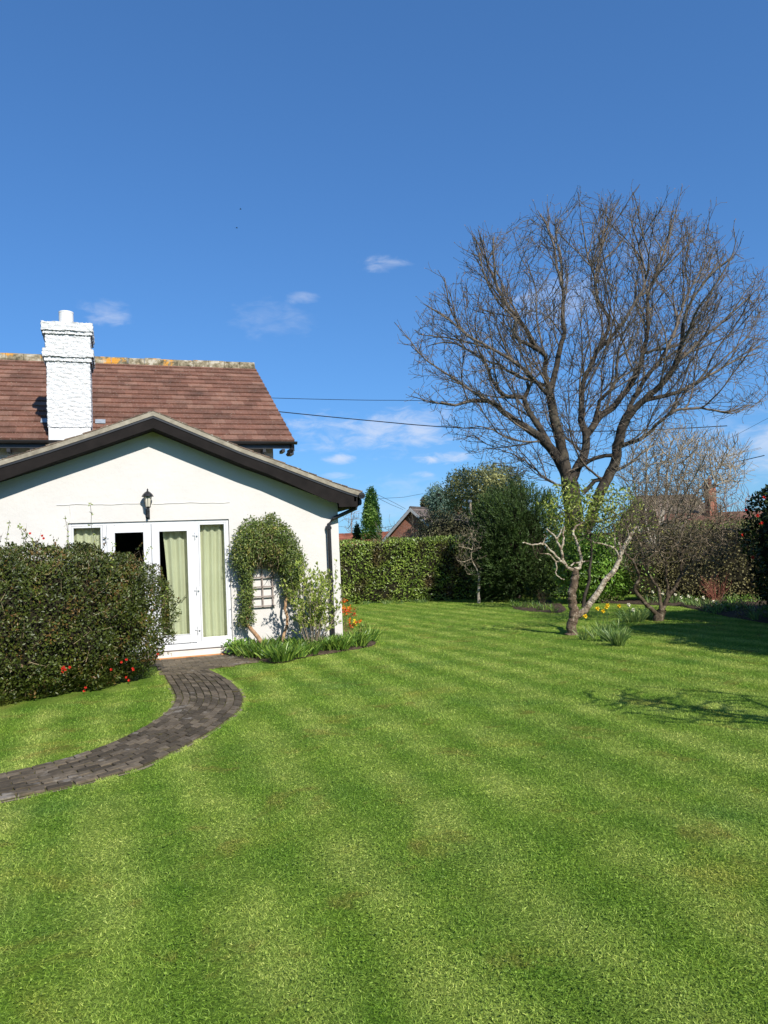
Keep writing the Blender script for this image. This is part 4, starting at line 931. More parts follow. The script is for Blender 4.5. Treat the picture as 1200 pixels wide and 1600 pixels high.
# ================================================================== conifer, shrubs and trees seen as outlines, with real depth
def leafy(name, label, cat, poly, Y, T, n, L, W, mt, seed, core=True, tr=None, spray=0, ln=.3, trunkr=.09, rough=3., up=.4, group=None, corem=None, shell=.45):
    r = np.random.RandomState(seed); poly = np.asarray(poly, float); cx = poly[:, 0].mean(); yb = poly[:, 1].max()
    base = at(cx, yb, Y); base[2] = 0; root = empty(name, base, label=label, cat=cat, group=group)
    P, O = volume_points(poly, Y, T, n, r, shell, rough); P = P[P[:, 2] > .03]; 
    if len(P) < n: O = norm(P-at(*poly.mean(0), Y))
    d = norm(O+r.normal(size=P.shape)*.55+[0, 0, up])
    if spray:
        Q, D = sprays(P, d, spray, ln, L, W, r); k = Q[:, 2] > .02; Q, D = Q[k], D[k]; leafobj('foliage', Q, D, L*r.uniform(.7, 1.3, len(Q)), W, mt, root, seed, rb=.6*r.uniform(size=len(Q))+.4*(nz(Q, 1.3, seed)*.5+.5))
    else:
        LL = L*r.uniform(.6, 1.3, len(P)); d = outward(O, r, 1., up*.5); leafobj('foliage', P, d, LL, LL*W/L, mt, root, seed, nrm=O, rb=.6*r.uniform(size=len(P))+.4*(nz(P, 1.3, seed)*.5+.5))
    if core:
        c = at(*poly.mean(0), Y); lo = atv(poly[:, 0], poly[:, 1], Y); hx = (lo[:, 0].max()-lo[:, 0].min())/2; hz = (lo[:, 2].max()-lo[:, 2].min())/2; c[2] = (lo[:, 2].max()+lo[:, 2].min())/2; c[0] = (lo[:, 0].max()+lo[:, 0].min())/2
        coreobj('shade_core', c, A3((hx, 0, 0), (0, T, 0), (0, 0, hz)), corem or M_CORE, root, 2.6, .66, seed=seed)
    if tr is not None:
        sk = Skel(); tx = base if tr is True else np.array([at(tr, yb, Y)[0], Y, 0]); top = at(*poly.mean(0), Y); sk.limb([0, 0, 0], trunkr, trunkr*.35, 0, first=True, step=.3, wob=.03, rs=r, world=[tx, (tx+top)/2+[.1, 0, 0], top]); nb = len(sk.p)
        sel = P[r.choice(len(P), min(260, len(P)))]; sk.grow(sel, .28, 4, .35, 60, r, .2); R = sk.radii(.008); make_tree(sk, R, root, trunkr*.4, M_BARK_DK, M_BARK_AP)
    return root
yew = [(752,800),(762,782),(780,772),(790,778),(800,768),(812,775),(826,768),(838,782),(852,778),(862,795),(868,830),(872,880),(868,920),(862,938),(830,942),(795,940),(765,934),(748,930),(744,880),(742,840)]
leafy('yew_conifer', 'dense dark green conifer at the back of the lawn right of the little bare tree', 'conifer', yew, 25.2, 1.5, 2600, .085, .022, M_YEW, 61, spray=26, ln=.42, up=1.0, rough=2, tr=True, trunkr=.12)
leafy('bright_laurel', 'bright green broad-leaved shrub behind the pale old tree trunk', 'shrub', [(872,850),(890,835),(930,838),(965,845),(985,870),(990,910),(975,935),(930,940),(890,938),(868,900)], 22.2, .9, 4200, .15, .055, M_SHRUB, 62, rough=2, tr=True, trunkr=.06)
leafy('variegated_tree', 'small tree with sparse yellow-green leaves in front of the great bare tree', 'tree', [(850,790),(868,762),(890,752),(910,762),(935,770),(960,760),(985,768),(1000,790),(995,820),(960,838),(925,822),(900,850),(875,845),(858,820)], 20.5, 1.1, 2500, .11, .045, M_YELG, 63, core=False, tr=905, trunkr=.05, rough=5, shell=.9)
leafy('column_conifer', 'tall narrow columnar conifer with golden green foliage beyond the hedge', 'conifer', [(574,768),(580,761),(586,768),(590,790),(594,815),(596,842),(566,842),(566,815),(570,790)], 33, .42, 5000, .10, .05, M_IVY, 64, tr=True, trunkr=.07, rough=1.2)
leafy('small_dark_conifer', 'small dark pointed conifer beside the tall column conifer', 'conifer', [(553,828),(558,818),(562,828),(565,844),(552,844)], 34, .22, 900, .10, .035, M_YEW, 65, tr=True, trunkr=.04, rough=.8)
leafy('round_olive_tree', 'broad olive green round-headed tree rising behind the dark conifer', 'tree', [(697,765),(705,745),(722,735),(745,737),(765,728),(790,732),(812,740),(820,765),(822,800),(790,815),(750,812),(725,805),(705,795)], 36, 1.9, 15000, .13, .06, M_OLIVE, 66, tr=760, trunkr=.16, rough=5, shell=.8, core=False)
leafy('bluish_conifer', 'small bluish green conifer behind the ivy covered chimney', 'conifer', [(664,780),(674,762),(684,757),(692,768),(704,770),(712,790),(708,812),(675,810)], 41, .9, 3600, .14, .05, M_BLUEG, 67, tr=True, trunkr=.09, rough=3, shell=.8)
leafy('bramble_thicket', 'tangled brown bramble thicket behind the laurel hedge and in front of the brick gable', 'shrub', [(655,812),(672,800),(700,800),(730,806),(755,815),(760,850),(740,880),(660,870),(648,840)], 29.5, 1.1, 6500, .10, .045, M_BRAMB, 68, rough=5, shell=.8)
thicket('bare_bush', 'thin leafless brown bush in front of the brick gable behind the hedge', 'shrub', at(648, 860, 29.2)*[1, 1, 0], 34, 2.9, 2.0, M_BARK_GR, None, 0, .1, 44, .012, fork=3)
# ================================================================== camellia and out-of-frame evergreens that shade the right edge
def evergreen(name, label, c, r_, h, mt, n, leafL, seed, cat='shrub', flow=0):
    rt = empty(name, (c[0], c[1], 0), label=label, cat=cat); rr = np.random.RandomState(seed); cc = np.array([c[0], c[1], h*.5]); ax = A3((r_, 0, 0), (0, r_*(.5 if name == 'camellia' else 1), 0), (0, 0, h*.5))
    coreobj('shade_core', cc, ax, M_CORE, rt, 2.6, .87, seed=seed); P, nr = superpts(cc, ax, n, rr, 2.6, .3, .16, .6, seed, .05)
    L = leafL*rr.uniform(.7, 1.3, len(P)); leafobj('foliage', P, outward(nr, rr, .8, .1), L, L*.5, mt, rt, seed, nrm=nr); return rt, cc, ax
cam_, cc, ax = evergreen('camellia', 'tall dark glossy camellia with red blooms at the right end of the border', (8.75, 14.5), 1.85, 2.8, M_CAM, 15000, .095, 71)
for i, (px, py) in enumerate([(1166,796),(1184,806),(1189,818),(1160,835),(1176,871),(1195,778)]):
    dr = ray(px, py); c = None
    for tt in np.arange(11, 20, .04):
        p = CAM+dr*tt; l = (p-cc)/np.array([1.85, .93, 1.4])
        if (np.abs(l)**2.6).sum() < 1.22: c = p; break
    if c is None: c = at(px, py, 15.6)
    for j in range(2): blossom(c+rs.normal(size=3)*.01, .036 if j == 0 else .024, M_RED, cam_, 7, 'flower', 50+i+j, face=(-.3, -1, .25))
evergreen('tall_evergreen', 'tallest dark evergreen shrub beyond the right edge, standing close beside the camellia', (9.5, 12.0), 1.5, 3.9, M_YEW, 6000, .10, 72)
evergreen('tall_evergreen', 'middle one of the dark evergreen shrubs in the right-hand boundary row', (7.7, 10.5), 1.25, 4.1, M_YEW, 7000, .10, 73)
evergreen('tall_evergreen', 'lowest and foremost dark evergreen shrub of the right-hand boundary row', (7.35, 8.75), 1.05, 3.35, M_YEW, 6000, .10, 74)
evergreen('tall_evergreen', 'dark evergreen shrub standing behind the others outside the right-hand boundary row', (11.8, 12.4), 1.5, 5.0, M_YEW, 5000, .10, 75)
# ================================================================== bare trees
def crown_pts(poly, Y, T, n, rs, bias=.55):
    x, y = polysample(poly, n, rs); e = edist(x, y, poly); h = T*np.sqrt(np.clip(e/e.max()*1.4, 0, 1)); return atv(x, y, Y+h*rs.uniform(-1, 1, n))
r3 = np.random.RandomState(21)
YT = 26.
big = empty('great_bare_tree', at(905, 930, YT)*[1, 1, 0], label='great spreading leafless tree with dark forked limbs rising above the garden', cat='tree')
sk = Skel(); lim = lambda px, w0, w1, dy: sk.limb(px, w0*.80/2/F*YT, w1*.85/2/F*YT, YT, dy, rs=r3, wob=.012)
sk.limb([(903,940),(900,870),(897,800),(890,758)], 34/2/F*YT, 28/2/F*YT, YT, 0, first=True, rs=r3)
lim([(890,758),(872,717),(850,690),(820,667),(795,650),(780,636),(762,627),(740,625),(712,632),(690,628)], 24, 3, -.15)
lim([(855,697),(845,670),(827,645),(817,622),(795,620),(780,610),(768,592),(762,575),(752,562)], 15, 4, .25)
lim([(820,622),(826,606),(824,596)], 9, 6, -.2)
lim([(888,752),(880,710),(870,670),(862,632),(858,612)], 23, 16, .05)
lim([(858,612),(851,585),(852,555),(838,545),(820,535),(806,528),(803,510),(806,498)], 12, 5, -.3)
lim([(851,560),(838,542),(825,520),(810,497),(795,480),(780,455),(765,420),(752,390),(738,368)], 10, 2, -.1)
lim([(858,612),(868,585),(875,545),(882,520),(879,495),(880,460),(875,435),(868,410),(864,380),(852,350),(840,328)], 13, 2, .15)
lim([(857,625),(834,592),(812,572),(790,557),(770,545),(745,532),(722,517),(700,497),(675,482)], 9, 2, -.25)
lim([(850,600),(820,592),(800,583),(780,570),(757,562),(730,545),(702,535),(668,540)], 7, 2, .3)
lim([(890,758),(902,732),(915,705),(916,682),(908,658)], 20, 13, .05)
lim([(908,660),(909,637),(909,607),(920,577),(932,550),(945,527),(952,500),(937,475),(930,435),(936,405),(940,380),(944,350),(948,322)], 12, 2, .22)
lim([(932,552),(950,532),(975,502),(992,472),(1008,445),(1007,420),(998,385),(990,360),(984,335)], 8, 2, -.1)
lim([(930,435),(918,400),(912,365),(908,335),(903,298)], 4, 1.5, .0)
lim([(916,680),(937,652),(957,637),(975,615),(995,585),(1005,552),(1012,520),(1012,492),(1013,455),(1025,430),(1040,387),(1047,360),(1051,332)], 15, 2, .3)
lim([(925,665),(937,627),(955,608),(963,590),(962,575),(965,560),(982,545),(990,520)], 9, 3, -.35)
sk.limb([(912,860),(922,815),(936,775),(950,748),(962,722),(965,698),(975,662),(985,645)], 18/2/F*YT, 14.5/2/F*YT, YT, -.1, rs=r3)
lim([(985,645),(1007,625),(1030,605),(1048,583),(1058,565),(1066,535),(1068,505),(1080,470),(1100,442),(1115,420),(1128,405)], 14, 2, -.25)
lim([(1058,565),(1076,550),(1100,528),(1125,505),(1145,488),(1165,470),(1192,442)], 7, 1.5, -.1)
lim([(980,655),(988,627),(1007,595),(1025,570),(1042,545),(1054,515),(1072,467),(1090,430),(1112,385)], 10, 2, .35)
lim([(1010,628),(1045,617),(1070,607),(1100,592),(1125,577),(1150,562),(1190,550)], 9, 2, .1)
lim([(968,703),(972,696),(990,690),(1010,680),(1025,665),(1042,650),(1060,640),(1095,638),(1137,643),(1172,632)], 9, 2, -.15)
lim([(962,708),(945,712),(930,716),(905,730)], 8, 7, .1)
lim([(945,748),(930,752),(912,770)], 8, 8, .05)
lim([(955,740),(968,732),(985,724),(1005,705)], 7, 3, -.3)
lim([(1005,556),(1022,548),(1042,545),(1062,538),(1090,520),(1120,515)], 6, 2, .2)
lim([(892,762),(870,757),(845,742),(820,720),(790,705),(765,700)], 5, 1.5, -.4)
lim([(850,688),(822,690),(790,682),(760,668),(725,668),(690,665)], 4, 1.5, -.2)
traced = len(sk.p)
out = [(648,515),(668,478),(720,440),(735,375),(752,362),(790,365),(812,350),(838,325),(862,345),(885,335),(903,296),(920,325),(945,316),(985,318),(1010,338),(1035,322),(1052,330),(1090,345),(1122,362),(1130,395),(1180,425),(1200,440),(1225,500),(1222,560),(1200,590),(1190,640),(1165,655),(1110,662),(1060,680),(1010,700),(985,725),(950,715),(915,745),(880,735),(860,762),(800,745),(735,722),(715,690),(690,662),(660,625),(655,590),(640,560)]
def inpoly1(p):
    D = p-CAM; w_ = D@fw; return pip(np.array([600+F*(D@RR)/w_]), np.array([800-F*(D@UU)/w_]), out)[0]
hub = at(900, 800, YT); T_ = np.array(sk.p[:traced]); Rt = np.array(sk.r[:traced]); pr_t = np.array(sk.par[:traced])
cand = np.where((T_[:, 2] > hub[2]+.6) & (Rt < .15) & (Rt > .028) & (pr_t >= 0))[0]
def shoot(i, p, d, L_, w0, wr, ow=.55, rr=(.5, .6, .4), st_=.2, trop=.05, tip=.006):
    o = norm((p-hub)[None])[0]; v = d*.75+o*ow+r3.normal(size=3)*rr; v /= np.linalg.norm(v); par_ = int(i); q = p; nst = max(int(L_/st_), 2); cv = r3.normal(size=3)*.06; made = []
    for k in range(nst):
        q = q+v*st_; v = v+o*trop+cv+np.array([0, 0, .035])+r3.normal(size=3)*wr; v /= np.linalg.norm(v)
        if k % 5 == 4: cv = r3.normal(size=3)*.06
        if abs(q[1]-YT) > 4.8 or (not inpoly1(q) and r3.uniform() > .55): break
        sk.p.append(q); sk.par.append(par_); sk.r.append(w0*(1-.75*k/nst)+tip); par_ = len(sk.p)-1; made.append((par_, v.copy()))
    return made
sec = []
ch_ = []
for i in r3.permutation(cand):
    if len(ch_) >= 260: break
    if not ch_ or np.min(((T_[ch_]-T_[i])**2).sum(1)) > .30**2: ch_.append(i)
for i in ch_:
    L_ = r3.uniform(1.2, 4.0); sec += shoot(i, T_[i], norm((T_[i]-T_[pr_t[i]])[None])[0], L_, min(Rt[i]*.55, .004+.0075*L_), .06)
tq = []
for j in r3.permutation(len(sec)):
    if len(tq) >= 1500: break
    i, v = sec[j]; pj = np.array(sk.p[i])
    if tq and np.min(((np.array(tq)-pj)**2).sum(1)) < .17**2: continue
    tq.append(pj)
    L_ = r3.uniform(.5, 1.7); shoot(i, np.array(sk.p[i]), v, L_, .003+.003*L_, .06, .4, (.55, .6, .45), .17, .04, .0055)
A_ = crown_pts(out, YT, 4.6, 7500, r3)
sk.grow(A_, .2, 1.8, .27, 60, r3, .08, (0, 0, .05), hub, .35)
sk.r += [0]*(len(sk.p)-len(sk.r)); R0_ = sk.radii(.0078, 2.6); sk.r = list(R0_)
tips = sk.twigs(.62, .34, r3, .35, .03, 2, .5)
R = np.array(sk.r+[.0062]*(len(sk.p)-len(sk.r)))
make_tree(sk, R, big, .055, M_BARK_DK, M_BARK_TW, 'trunk', 'branches')
tp = np.array([t_[0] for t_ in tips]); td = np.array([t_[1] for t_ in tips]); leafobj('buds', tp-td*.01, td, .05, .03, M_BUD, big, 3)
print('big tree nodes', len(sk.p), 'tips', len(tips))
# old pale-barked tree
YO = 14.1
old = empty('old_pale_tree', gp(893, 992), label='gnarled pale-barked old tree with two trunks forking low among daffodils', cat='tree')
sk = Skel(); OL = lambda px, w0, w1, dy=0, first=False: sk.limb(px, w0*.86/2/F*YO, w1*.86/2/F*YO, YO, dy, first=first, rs=r3, wob=.008, step=.06)
OL([(893,993),(894,975),(897,957),(893,932),(896,915),(899,897),(899,890)], 19, 13, 0, True)
sk.r[0] *= 1.35; NOLD = len(sk.p)
OM = lambda px, w0, w1, dy=0: sk.limb(px, w0*.64/2/F*YO, w1*.66/2/F*YO, YO, dy, rs=r3, wob=.006, step=.055)
OM([(899,890),(889,889),(880,876),(877,859),(870,848),(867,838),(854,827)], 9, 3.5, -.2)
OM([(877,860),(880,845),(880,832),(882,823)], 6, 3.5, .3); OM([(869,845),(874,836),(878,826)], 4, 3, .3)
OM([(899,892),(905,888),(908,874),(905,860),(900,845),(896,830),(900,823),(908,818)], 9, 4.5, .1)
OM([(907,878),(914,877),(921,876),(924,873)], 4, 2.5, -.3); OM([(906,878),(897,880),(892,884)], 5, 4, -.2)
OM([(884,882),(876,877),(868,868),(858,858),(854,853),(847,850),(831,851),(816,847)], 7, 3, -.3)
OM([(848,850),(851,843),(855,838),(849,836)], 3.5, 2.5, .2)
OM([(880,877),(874,878),(868,878),(861,868),(853,865),(843,865),(838,855)], 4.5, 2, -.25)
OM([(870,878),(870,888),(868,895),(874,902),(881,906)], 3.5, 3, -.2); OM([(832,851),(834,860),(836,866)], 2.5, 1.5, .1)
OL([(897,966),(905,960),(913,954),(926,936),(936,924),(942,912),(951,901),(961,889),(966,880),(969,868),(974,855),(983,842),(989,830)], 13, 7, .05)
OM([(965,872),(962,858),(947,852),(929,847),(915,840)], 5, 2.5, -.2); OM([(962,858),(961,845),(960,835),(960,822)], 4.5, 2.5, .1); OM([(969,862),(967,848),(972,834)], 4, 2, .3)
OM([(984,842),(980,825),(975,810)], 4, 2, .3); OM([(988,832),(1000,815),(1005,800)], 4, 1.5, -.2)
A_ = crown_pts([(910,850),(905,830),(925,800),(960,790),(1000,790),(1030,800),(1020,840),(985,850),(950,858)], YO, .9, 330, r3)
sk.grow(A_, .07, .6, .10, 40, r3, .2); sk.r += [0]*(len(sk.p)-len(sk.r)); R0_ = sk.radii(.0035, 2.3); sk.r = list(R0_)
t2 = sk.twigs(.6, .14, r3, .3, .006, 2, .7); R = np.array(sk.r+[.0028]*(len(sk.p)-len(sk.r)))
_P, _par = np.array(sk.p), np.array(sk.par); _i = np.arange(len(_P)); V, Fc = tubes(_P, _par, R, _i[(_i < NOLD) & (_par >= 0)], 12); mesh('trunk', V, [Fc], M_BARK_OLD, old, smooth=True)
_rest = _i[(_i >= NOLD) & (_par >= 0)]; _b = _rest[R[_rest] >= .011]; V, Fc = tubes(_P, _par, R, _b, 9); mesh('limbs', V, [Fc], M_BARK_WH, old, smooth=True)
_b = _rest[R[_rest] < .011]; V, Fc = tubes(_P, _par, R, _b, 4); mesh('twigs', V, [Fc], M_BARK_AP, old, smooth=True)
tp = np.array([t_[0] for t_ in t2]); td = np.array([t_[1] for t_ in t2]); kk = r3.uniform(size=len(tp)) < .8
n = 330; i_ = r3.choice(len(tp), n); leafobj('foliage', tp[i_]+r3.normal(size=(n, 3))*.03, td[i_]+r3.normal(size=(n, 3))*.6, .055, .026, M_YELG, old, 9)
# twiggy apple tree
YA = 16.
ap = empty('apple_tree', gp(1028, 971), label='spreading twiggy leafless apple tree on a short multiple trunk', cat='tree')
sk = Skel(); AL = lambda px, w0, w1, dy=0, first=False: sk.limb(px, w0*.74/2/F*YA, w1*.74/2/F*YA, YA, dy, first=first, rs=r3, wob=.012, step=.08)
AL([(1028,974),(1030,962),(1034,952)], 24, 19, 0, True)
AL([(1030,962),(1017,952),(1006,940),(995,926),(991,918),(997,906),(995,893),(990,880),(976,864),(968,850)], 10, 4, -.2)
AL([(1034,952),(1031,935),(1028,920),(1018,904),(1008,888),(1004,870),(1000,850),(990,832)], 8, 3, .2)
AL([(1036,950),(1044,930),(1043,912),(1041,895),(1040,880),(1034,865),(1028,850)], 8, 3, -.1)
AL([(1037,948),(1050,925),(1058,910),(1065,892),(1063,876),(1059,856),(1052,845),(1040,830)], 10, 4, .1)
AL([(1064,880),(1068,858),(1080,844),(1092,838),(1104,834),(1115,822),(1122,812)], 6, 2, -.2)
AL([(1060,905),(1072,888),(1090,875),(1110,860),(1130,850)], 4, 2, .3); AL([(1058,912),(1070,898),(1092,899),(1110,902)], 3, 1.5, -.3)
AL([(1059,856),(1066,835),(1072,810),(1080,790)], 4, 2, .2); AL([(1008,888),(1020,866),(1030,845),(1030,815)], 4, 2, -.4); AL([(1004,866),(1018,862),(1045,865)], 4, 2.5, -.3)
A_ = crown_pts([(955,868),(962,825),(980,785),(1008,760),(1045,750),(1090,756),(1125,778),(1152,795),(1165,830),(1155,865),(1130,890),(1090,905),(1060,880),(1030,895),(1000,880),(980,900)], YA, 1.45, 2300, r3)
sk.grow(A_, .085, .8, .12, 60, r3, .28, (0, 0, .12)); sk.r += [0]*(len(sk.p)-len(sk.r)); R0_ = sk.radii(.0058, 2.4); sk.r = list(R0_)
t2 = sk.twigs(.9, .30, r3, .9, .010, 3, .6); R = np.array(sk.r+[.0034]*(len(sk.p)-len(sk.r))); make_tree(sk, R, ap, .02, M_BARK_AP, M_BARK_APT)
tp = np.array([t_[0] for t_ in t2]); td = np.array([t_[1] for t_ in t2]); leafobj('buds', tp, td, .018, .010, M_BUD, ap, 3)
# small bare tree on the lawn's far side
def bare(name, label, Y, limbs, poly, T, na, step, dk, tipr, mt_t, mt_b, thick, tw=.6, twl=.2, seed=5, cat='tree', w=1., bias=.1, jit=.2, di=1.2, off=(0, 0)):
    r = np.random.RandomState(seed); b0 = at(*limbs[0][0][0], Y); b0[2] = 0; root = empty(name, b0, label=label, cat=cat); sk = Skel()
    for i, (px, w0, w1, dy) in enumerate(limbs): sk.limb(px, w0/2/F*Y*w, w1/2/F*Y*w, Y, dy, first=(i == 0), rs=r, wob=step*.06, step=step)
    if na: sk.grow(crown_pts(poly, Y, T, na, r), step, di, dk, 70, r, jit, (0, 0, bias))
    sk.r += [0]*(len(sk.p)-len(sk.r)); sk.r = list(sk.radii(tipr, 2.5))
    if tw: sk.twigs(tw, twl, r, .5, tipr*3, 2, .6)
    R = np.array(sk.r+[tipr*.75]*(len(sk.p)-len(sk.r))); make_tree(sk, R, root, thick, mt_t, mt_b); return root
bare('little_bare_tree', 'little bare standard tree with a straight pale trunk in front of the dark hedge corner', 24.3,
     [([(748,944),(748,925),(749,905),(748,898)], 5, 4, 0), ([(748,898),(744,888),(738,877),(736,868),(739,850),(738,838),(735,828)], 2.4, 1., 0), ([(748,898),(752,888),(757,880),(760,870)], 2., 1., .1), ([(736,872),(725,878),(715,876)], 1.8, 1, -.2), ([(739,858),(728,856),(718,854)], 1.8, 1, .2), ([(744,900),(738,898),(730,896)], 1.6, 1, -.2), ([(738,845),(744,834),(748,824)], 1.6, 1, .2)],
     [(712,880),(710,850),(722,832),(735,822),(750,822),(762,850),(765,872),(755,890),(740,895),(725,892)], .8, 620, .10, .13, .0045, M_BARK_PALE, M_BARK_GR, .02, .8, .2, jit=.08)
# willow-like pale bush tree at the right
lb = []
for i, (bx_, tx_, ty_) in enumerate([(1000,985,705),(1010,1010,690),(1020,1035,690),(1030,1060,695),(1040,1085,690),(1050,1105,700),(1060,1130,710),(1068,1150,735),(995,972,735),(1035,1048,682)]):
    lb.append(([(1030,880),(bx_,820),((bx_*.6+tx_*.4),770),(tx_,ty_+10)], 5, 1.5, (-1)**i*.25*((i % 3)+.3)))
bare('pale_twiggy_tree', 'pale fan-shaped leafless tree with upright twigs behind the apple tree', 23.5, lb, [(965,750),(980,700),(1010,675),(1060,670),(1110,680),(1160,700),(1170,730),(1150,770),(1100,790),(1040,800),(985,790)], 1.6, 2600, .18, .19, .0085, M_BARK_PALE, M_BARK_GR, .03, 1.2, .5, 6, bias=.35, jit=.10)
# far bare trees
def far(label, Y, bx_, by_, top, poly, seed, na=420, mt=None):
    bare('far_bare_tree', label, Y, [([(bx_, by_), ((bx_+top[0])/2+1, (by_+top[1])/2), top], 3, 1, 0)], poly, (poly[2][0]-poly[0][0])/F*Y*.3+.8, na, .42, .5, .017, M_BARK_PU, M_BARK_PU, .08, .7, .8, seed, di=4, bias=.15)
far('far purplish bare tree beyond the red roof at the house corner', 70, 548, 860, (549,805), [(533,830),(536,806),(550,794),(564,800),(567,825),(555,838),(540,838)], 11)
far('low far bare tree between the column conifer and the brick gable', 75, 608, 862, (608,828), [(594,840),(598,824),(610,815),(624,822),(628,840),(612,845)], 12, 300)
far('far reddish bare tree behind the right-hand brick chimney', 46, 1135, 880, (1132,770), [(1100,800),(1108,755),(1130,738),(1152,745),(1165,770),(1168,810),(1150,830),(1110,830)], 13, 620)
far('far bare tree low beside the camellia top', 50, 1160, 880, (1165,790), [(1145,815),(1150,780),(1166,762),(1185,770),(1195,800),(1180,825),(1155,828)], 14, 420)
far('far purplish bare tree behind the chimney house on the horizon', 80, 1100, 880, (1100,790), [(1080,825),(1082,795),(1100,780),(1118,788),(1122,820),(1100,830)], 15, 300)
# tree out of frame whose shadow lies on the lawn
sh = empty('fruit_tree', (4.95, 4.2, 0), label='young bare fruit tree standing just beyond the right edge of the lawn', cat='tree'); rr_ = np.random.RandomState(3)
sk = Skel(); sk.limb([0]*3, .075, .06, 0, first=True, step=.08, rs=rr_, wob=.01, world=A3((4.95,4.2,0),(4.93,4.25,.9),(4.9,4.23,1.75)))
for e, rr2 in [((3.9,4.5,2.4),.028),((3.5,4.6,2.9),.03),((4.7,4.8,2.7),.026),((4.2,4.0,3.3),.03),((3.6,4.0,2.5),.024),((5.0,4.2,2.6),.026),((4.0,4.4,3.1),.024)]:
    e = np.array(e)+[.6, .05, 0]; s0 = np.array((4.9,4.23,1.7)); sk.limb([0]*3, rr2*1.35, .014, 0, step=.08, rs=rr_, wob=.012, world=[s0, (s0+e)/2+rr_.normal(size=3)*.1, e])
aa = rr_.normal(size=(500, 3)); aa = norm(aa)*rr_.uniform(.3, 1, (500, 1))*[.95, .95, .75]+[4.7, 4.4, 2.75]
sk.grow(aa, .09, .9, .14, 40, rr_, .2); sk.r += [0]*(len(sk.p)-len(sk.r)); sk.r = list(sk.radii(.011, 2.4)); sk.twigs(.5, .16, rr_, .3, .01, 2, .7)
make_tree(sk, np.array(sk.r+[.005]*(len(sk.p)-len(sk.r))), sh, .02, M_BARK_AP, M_BARK_AP)
# ================================================================== daffodils and border plants
def daffodil(c, h, mt, parent, seed, face=(-.1, -1, .1)):
    r = np.random.RandomState(seed); base = c*[1, 1, 0]; hd_ = c+[0, 0, 0]; bm = MB(); bm.tube([base, (base+hd_)/2+r.normal(size=3)*.01, hd_], .004, 5); 
    blossom(hd_, .045, mt, parent, 6, 'flower', seed, face)
    f = norm(np.array(face, float)[None])[0]; b2 = MB(); b2.tube([hd_, hd_+f*.03, hd_+f*.04], [.011, .014, .019], 8, cap=False); b2.build('trumpet', M_YEL if mt is M_YEL else M_CREAM, parent, world=True); bm.build('stalk', M_DAFL, parent, world=True)
def daff(base, n, ln, fl, label, seed, mt=M_YEL, rad=.09, group=None):
    rt = strap_clump('daffodil_plant', base, n, ln, .013, M_DAFL, seed, label, 'daffodil', group, rad, bend=.35)
    for i, (px, py) in enumerate(fl): daffodil(at(px, py, base[1]), .3, mt, rt, seed+i)
    return rt
g_ = 'daffodils around the old tree'
daff(gp(966,1009), 150, .34, [], 'large flowerless daffodil clump splaying on the lawn right of the old tree', 201, rad=.10, group=g_)
daff(gp(951,1002), 110, .33, [], 'upright daffodil leaf clump just behind the splaying clump', 202, rad=.12, group=g_)
daff(gp(912,1000), 26, .30, [(914,963)], 'daffodil with one large yellow bloom close beside the old trunk', 203, rad=.04, group=g_)
daff(gp(929,998), 14, .34, [], 'sparse pale daffodil shoots between the bloom and the larger clump', 204, rad=.04, group=g_)
daff(gp(942,993), 60, .30, [(933,951),(942,955),(949,946),(947,949)], 'daffodil clump with four yellow blooms behind the splaying clump', 205, rad=.08, group=g_)
daff(gp(966,985), 24, .26, [(967,947)], 'small daffodil with a single amber bloom on the lawn between the trees', 206, rad=.05, group=g_)
daff(gp(990,972), 170, .36, [(982,945),(989,953)], 'bushy daffodil clump with cream blooms at the left foot of the apple tree', 207, M_CREAM, .22, g_)
daff(gp(1012,968), 120, .34, [], 'dense dark daffodil leaf clump against the apple trunk', 208, rad=.18, group=g_)
g2 = 'pale daffodils along the back border'
r4 = np.random.RandomState(77)
BL = [(1064,934,1076),(1076,932,1080),(1088,937,1088),(1099,934,1098),(1055,929,1052),(1115,940,1112),(1119,943,1120),(1150,948,1146),(1135,950,1132),(1128,946,1126),(1020,925,1016),(1035,928,1034)]
desc = ['white daffodil second from the left past the apple trunk','white daffodil with a round bloom over the dark gap','nodding white daffodil mid border','tall white daffodil before the red stems','pale pink-white daffodil close to the apple tree','cream daffodil below the red stems','cream daffodil touching the pale dead stick','cream daffodil nearest the camellia','low cream daffodil left of the camellia','cream daffodil behind the pale dead stick','pink-white daffodil seen behind the apple trunk','pink-white daffodil seen between the apple stems']
for i, (fx, fy, bx_) in enumerate(BL):
    Yb = gp(bx_, 944+(bx_-1050)*.13)[1] if bx_ > 1045 else 20.5
    bs_ = at(bx_, 940, Yb)*[1, 1, 0]; daff(bs_, 34, .30, [(fx, fy)], desc[i], 230+i*7, M_CREAM, .10, g2)
# low herbs in the borders
bx, by = polysample(bedC, 46, r4)
for i in range(46):
    bb = (bx[i], by[i], .03)
    if i % 3: strap_clump('border_plant', bb, 26, .20+.12*r4.uniform(), .014, M_DAFL if i % 2 else M_BED, 300+i, 'low green leaf tuft in the long border before the back hedge', 'plant', 'leaf tufts in the long border', .09)
    else:
        c = empty('ground_herb', bb, label='small spreading herb cushion in the long border before the back hedge', cat='plant', group='herb cushions in the long border'); n = 110; P = np.array(bb)+r4.normal(size=(n, 3))*[.14, .12, .05]+[0, 0, .06]; P[:, 2] = np.abs(P[:, 2]); leafobj('foliage', P, r4.normal(size=(n, 3))+[0, 0, .5], .05, .035, M_BRAMB if i % 2 else M_SHRUB, c, i)
bx, by = polysample(bedB, 26, r4)
for i in range(26): strap_clump('conifer_bed_plant', (bx[i], by[i], .03), 22, .20, .012, M_BED, 400+i, 'small dark tuft in the soil bed in front of the conifer', 'plant', 'tufts in the conifer bed', .08)
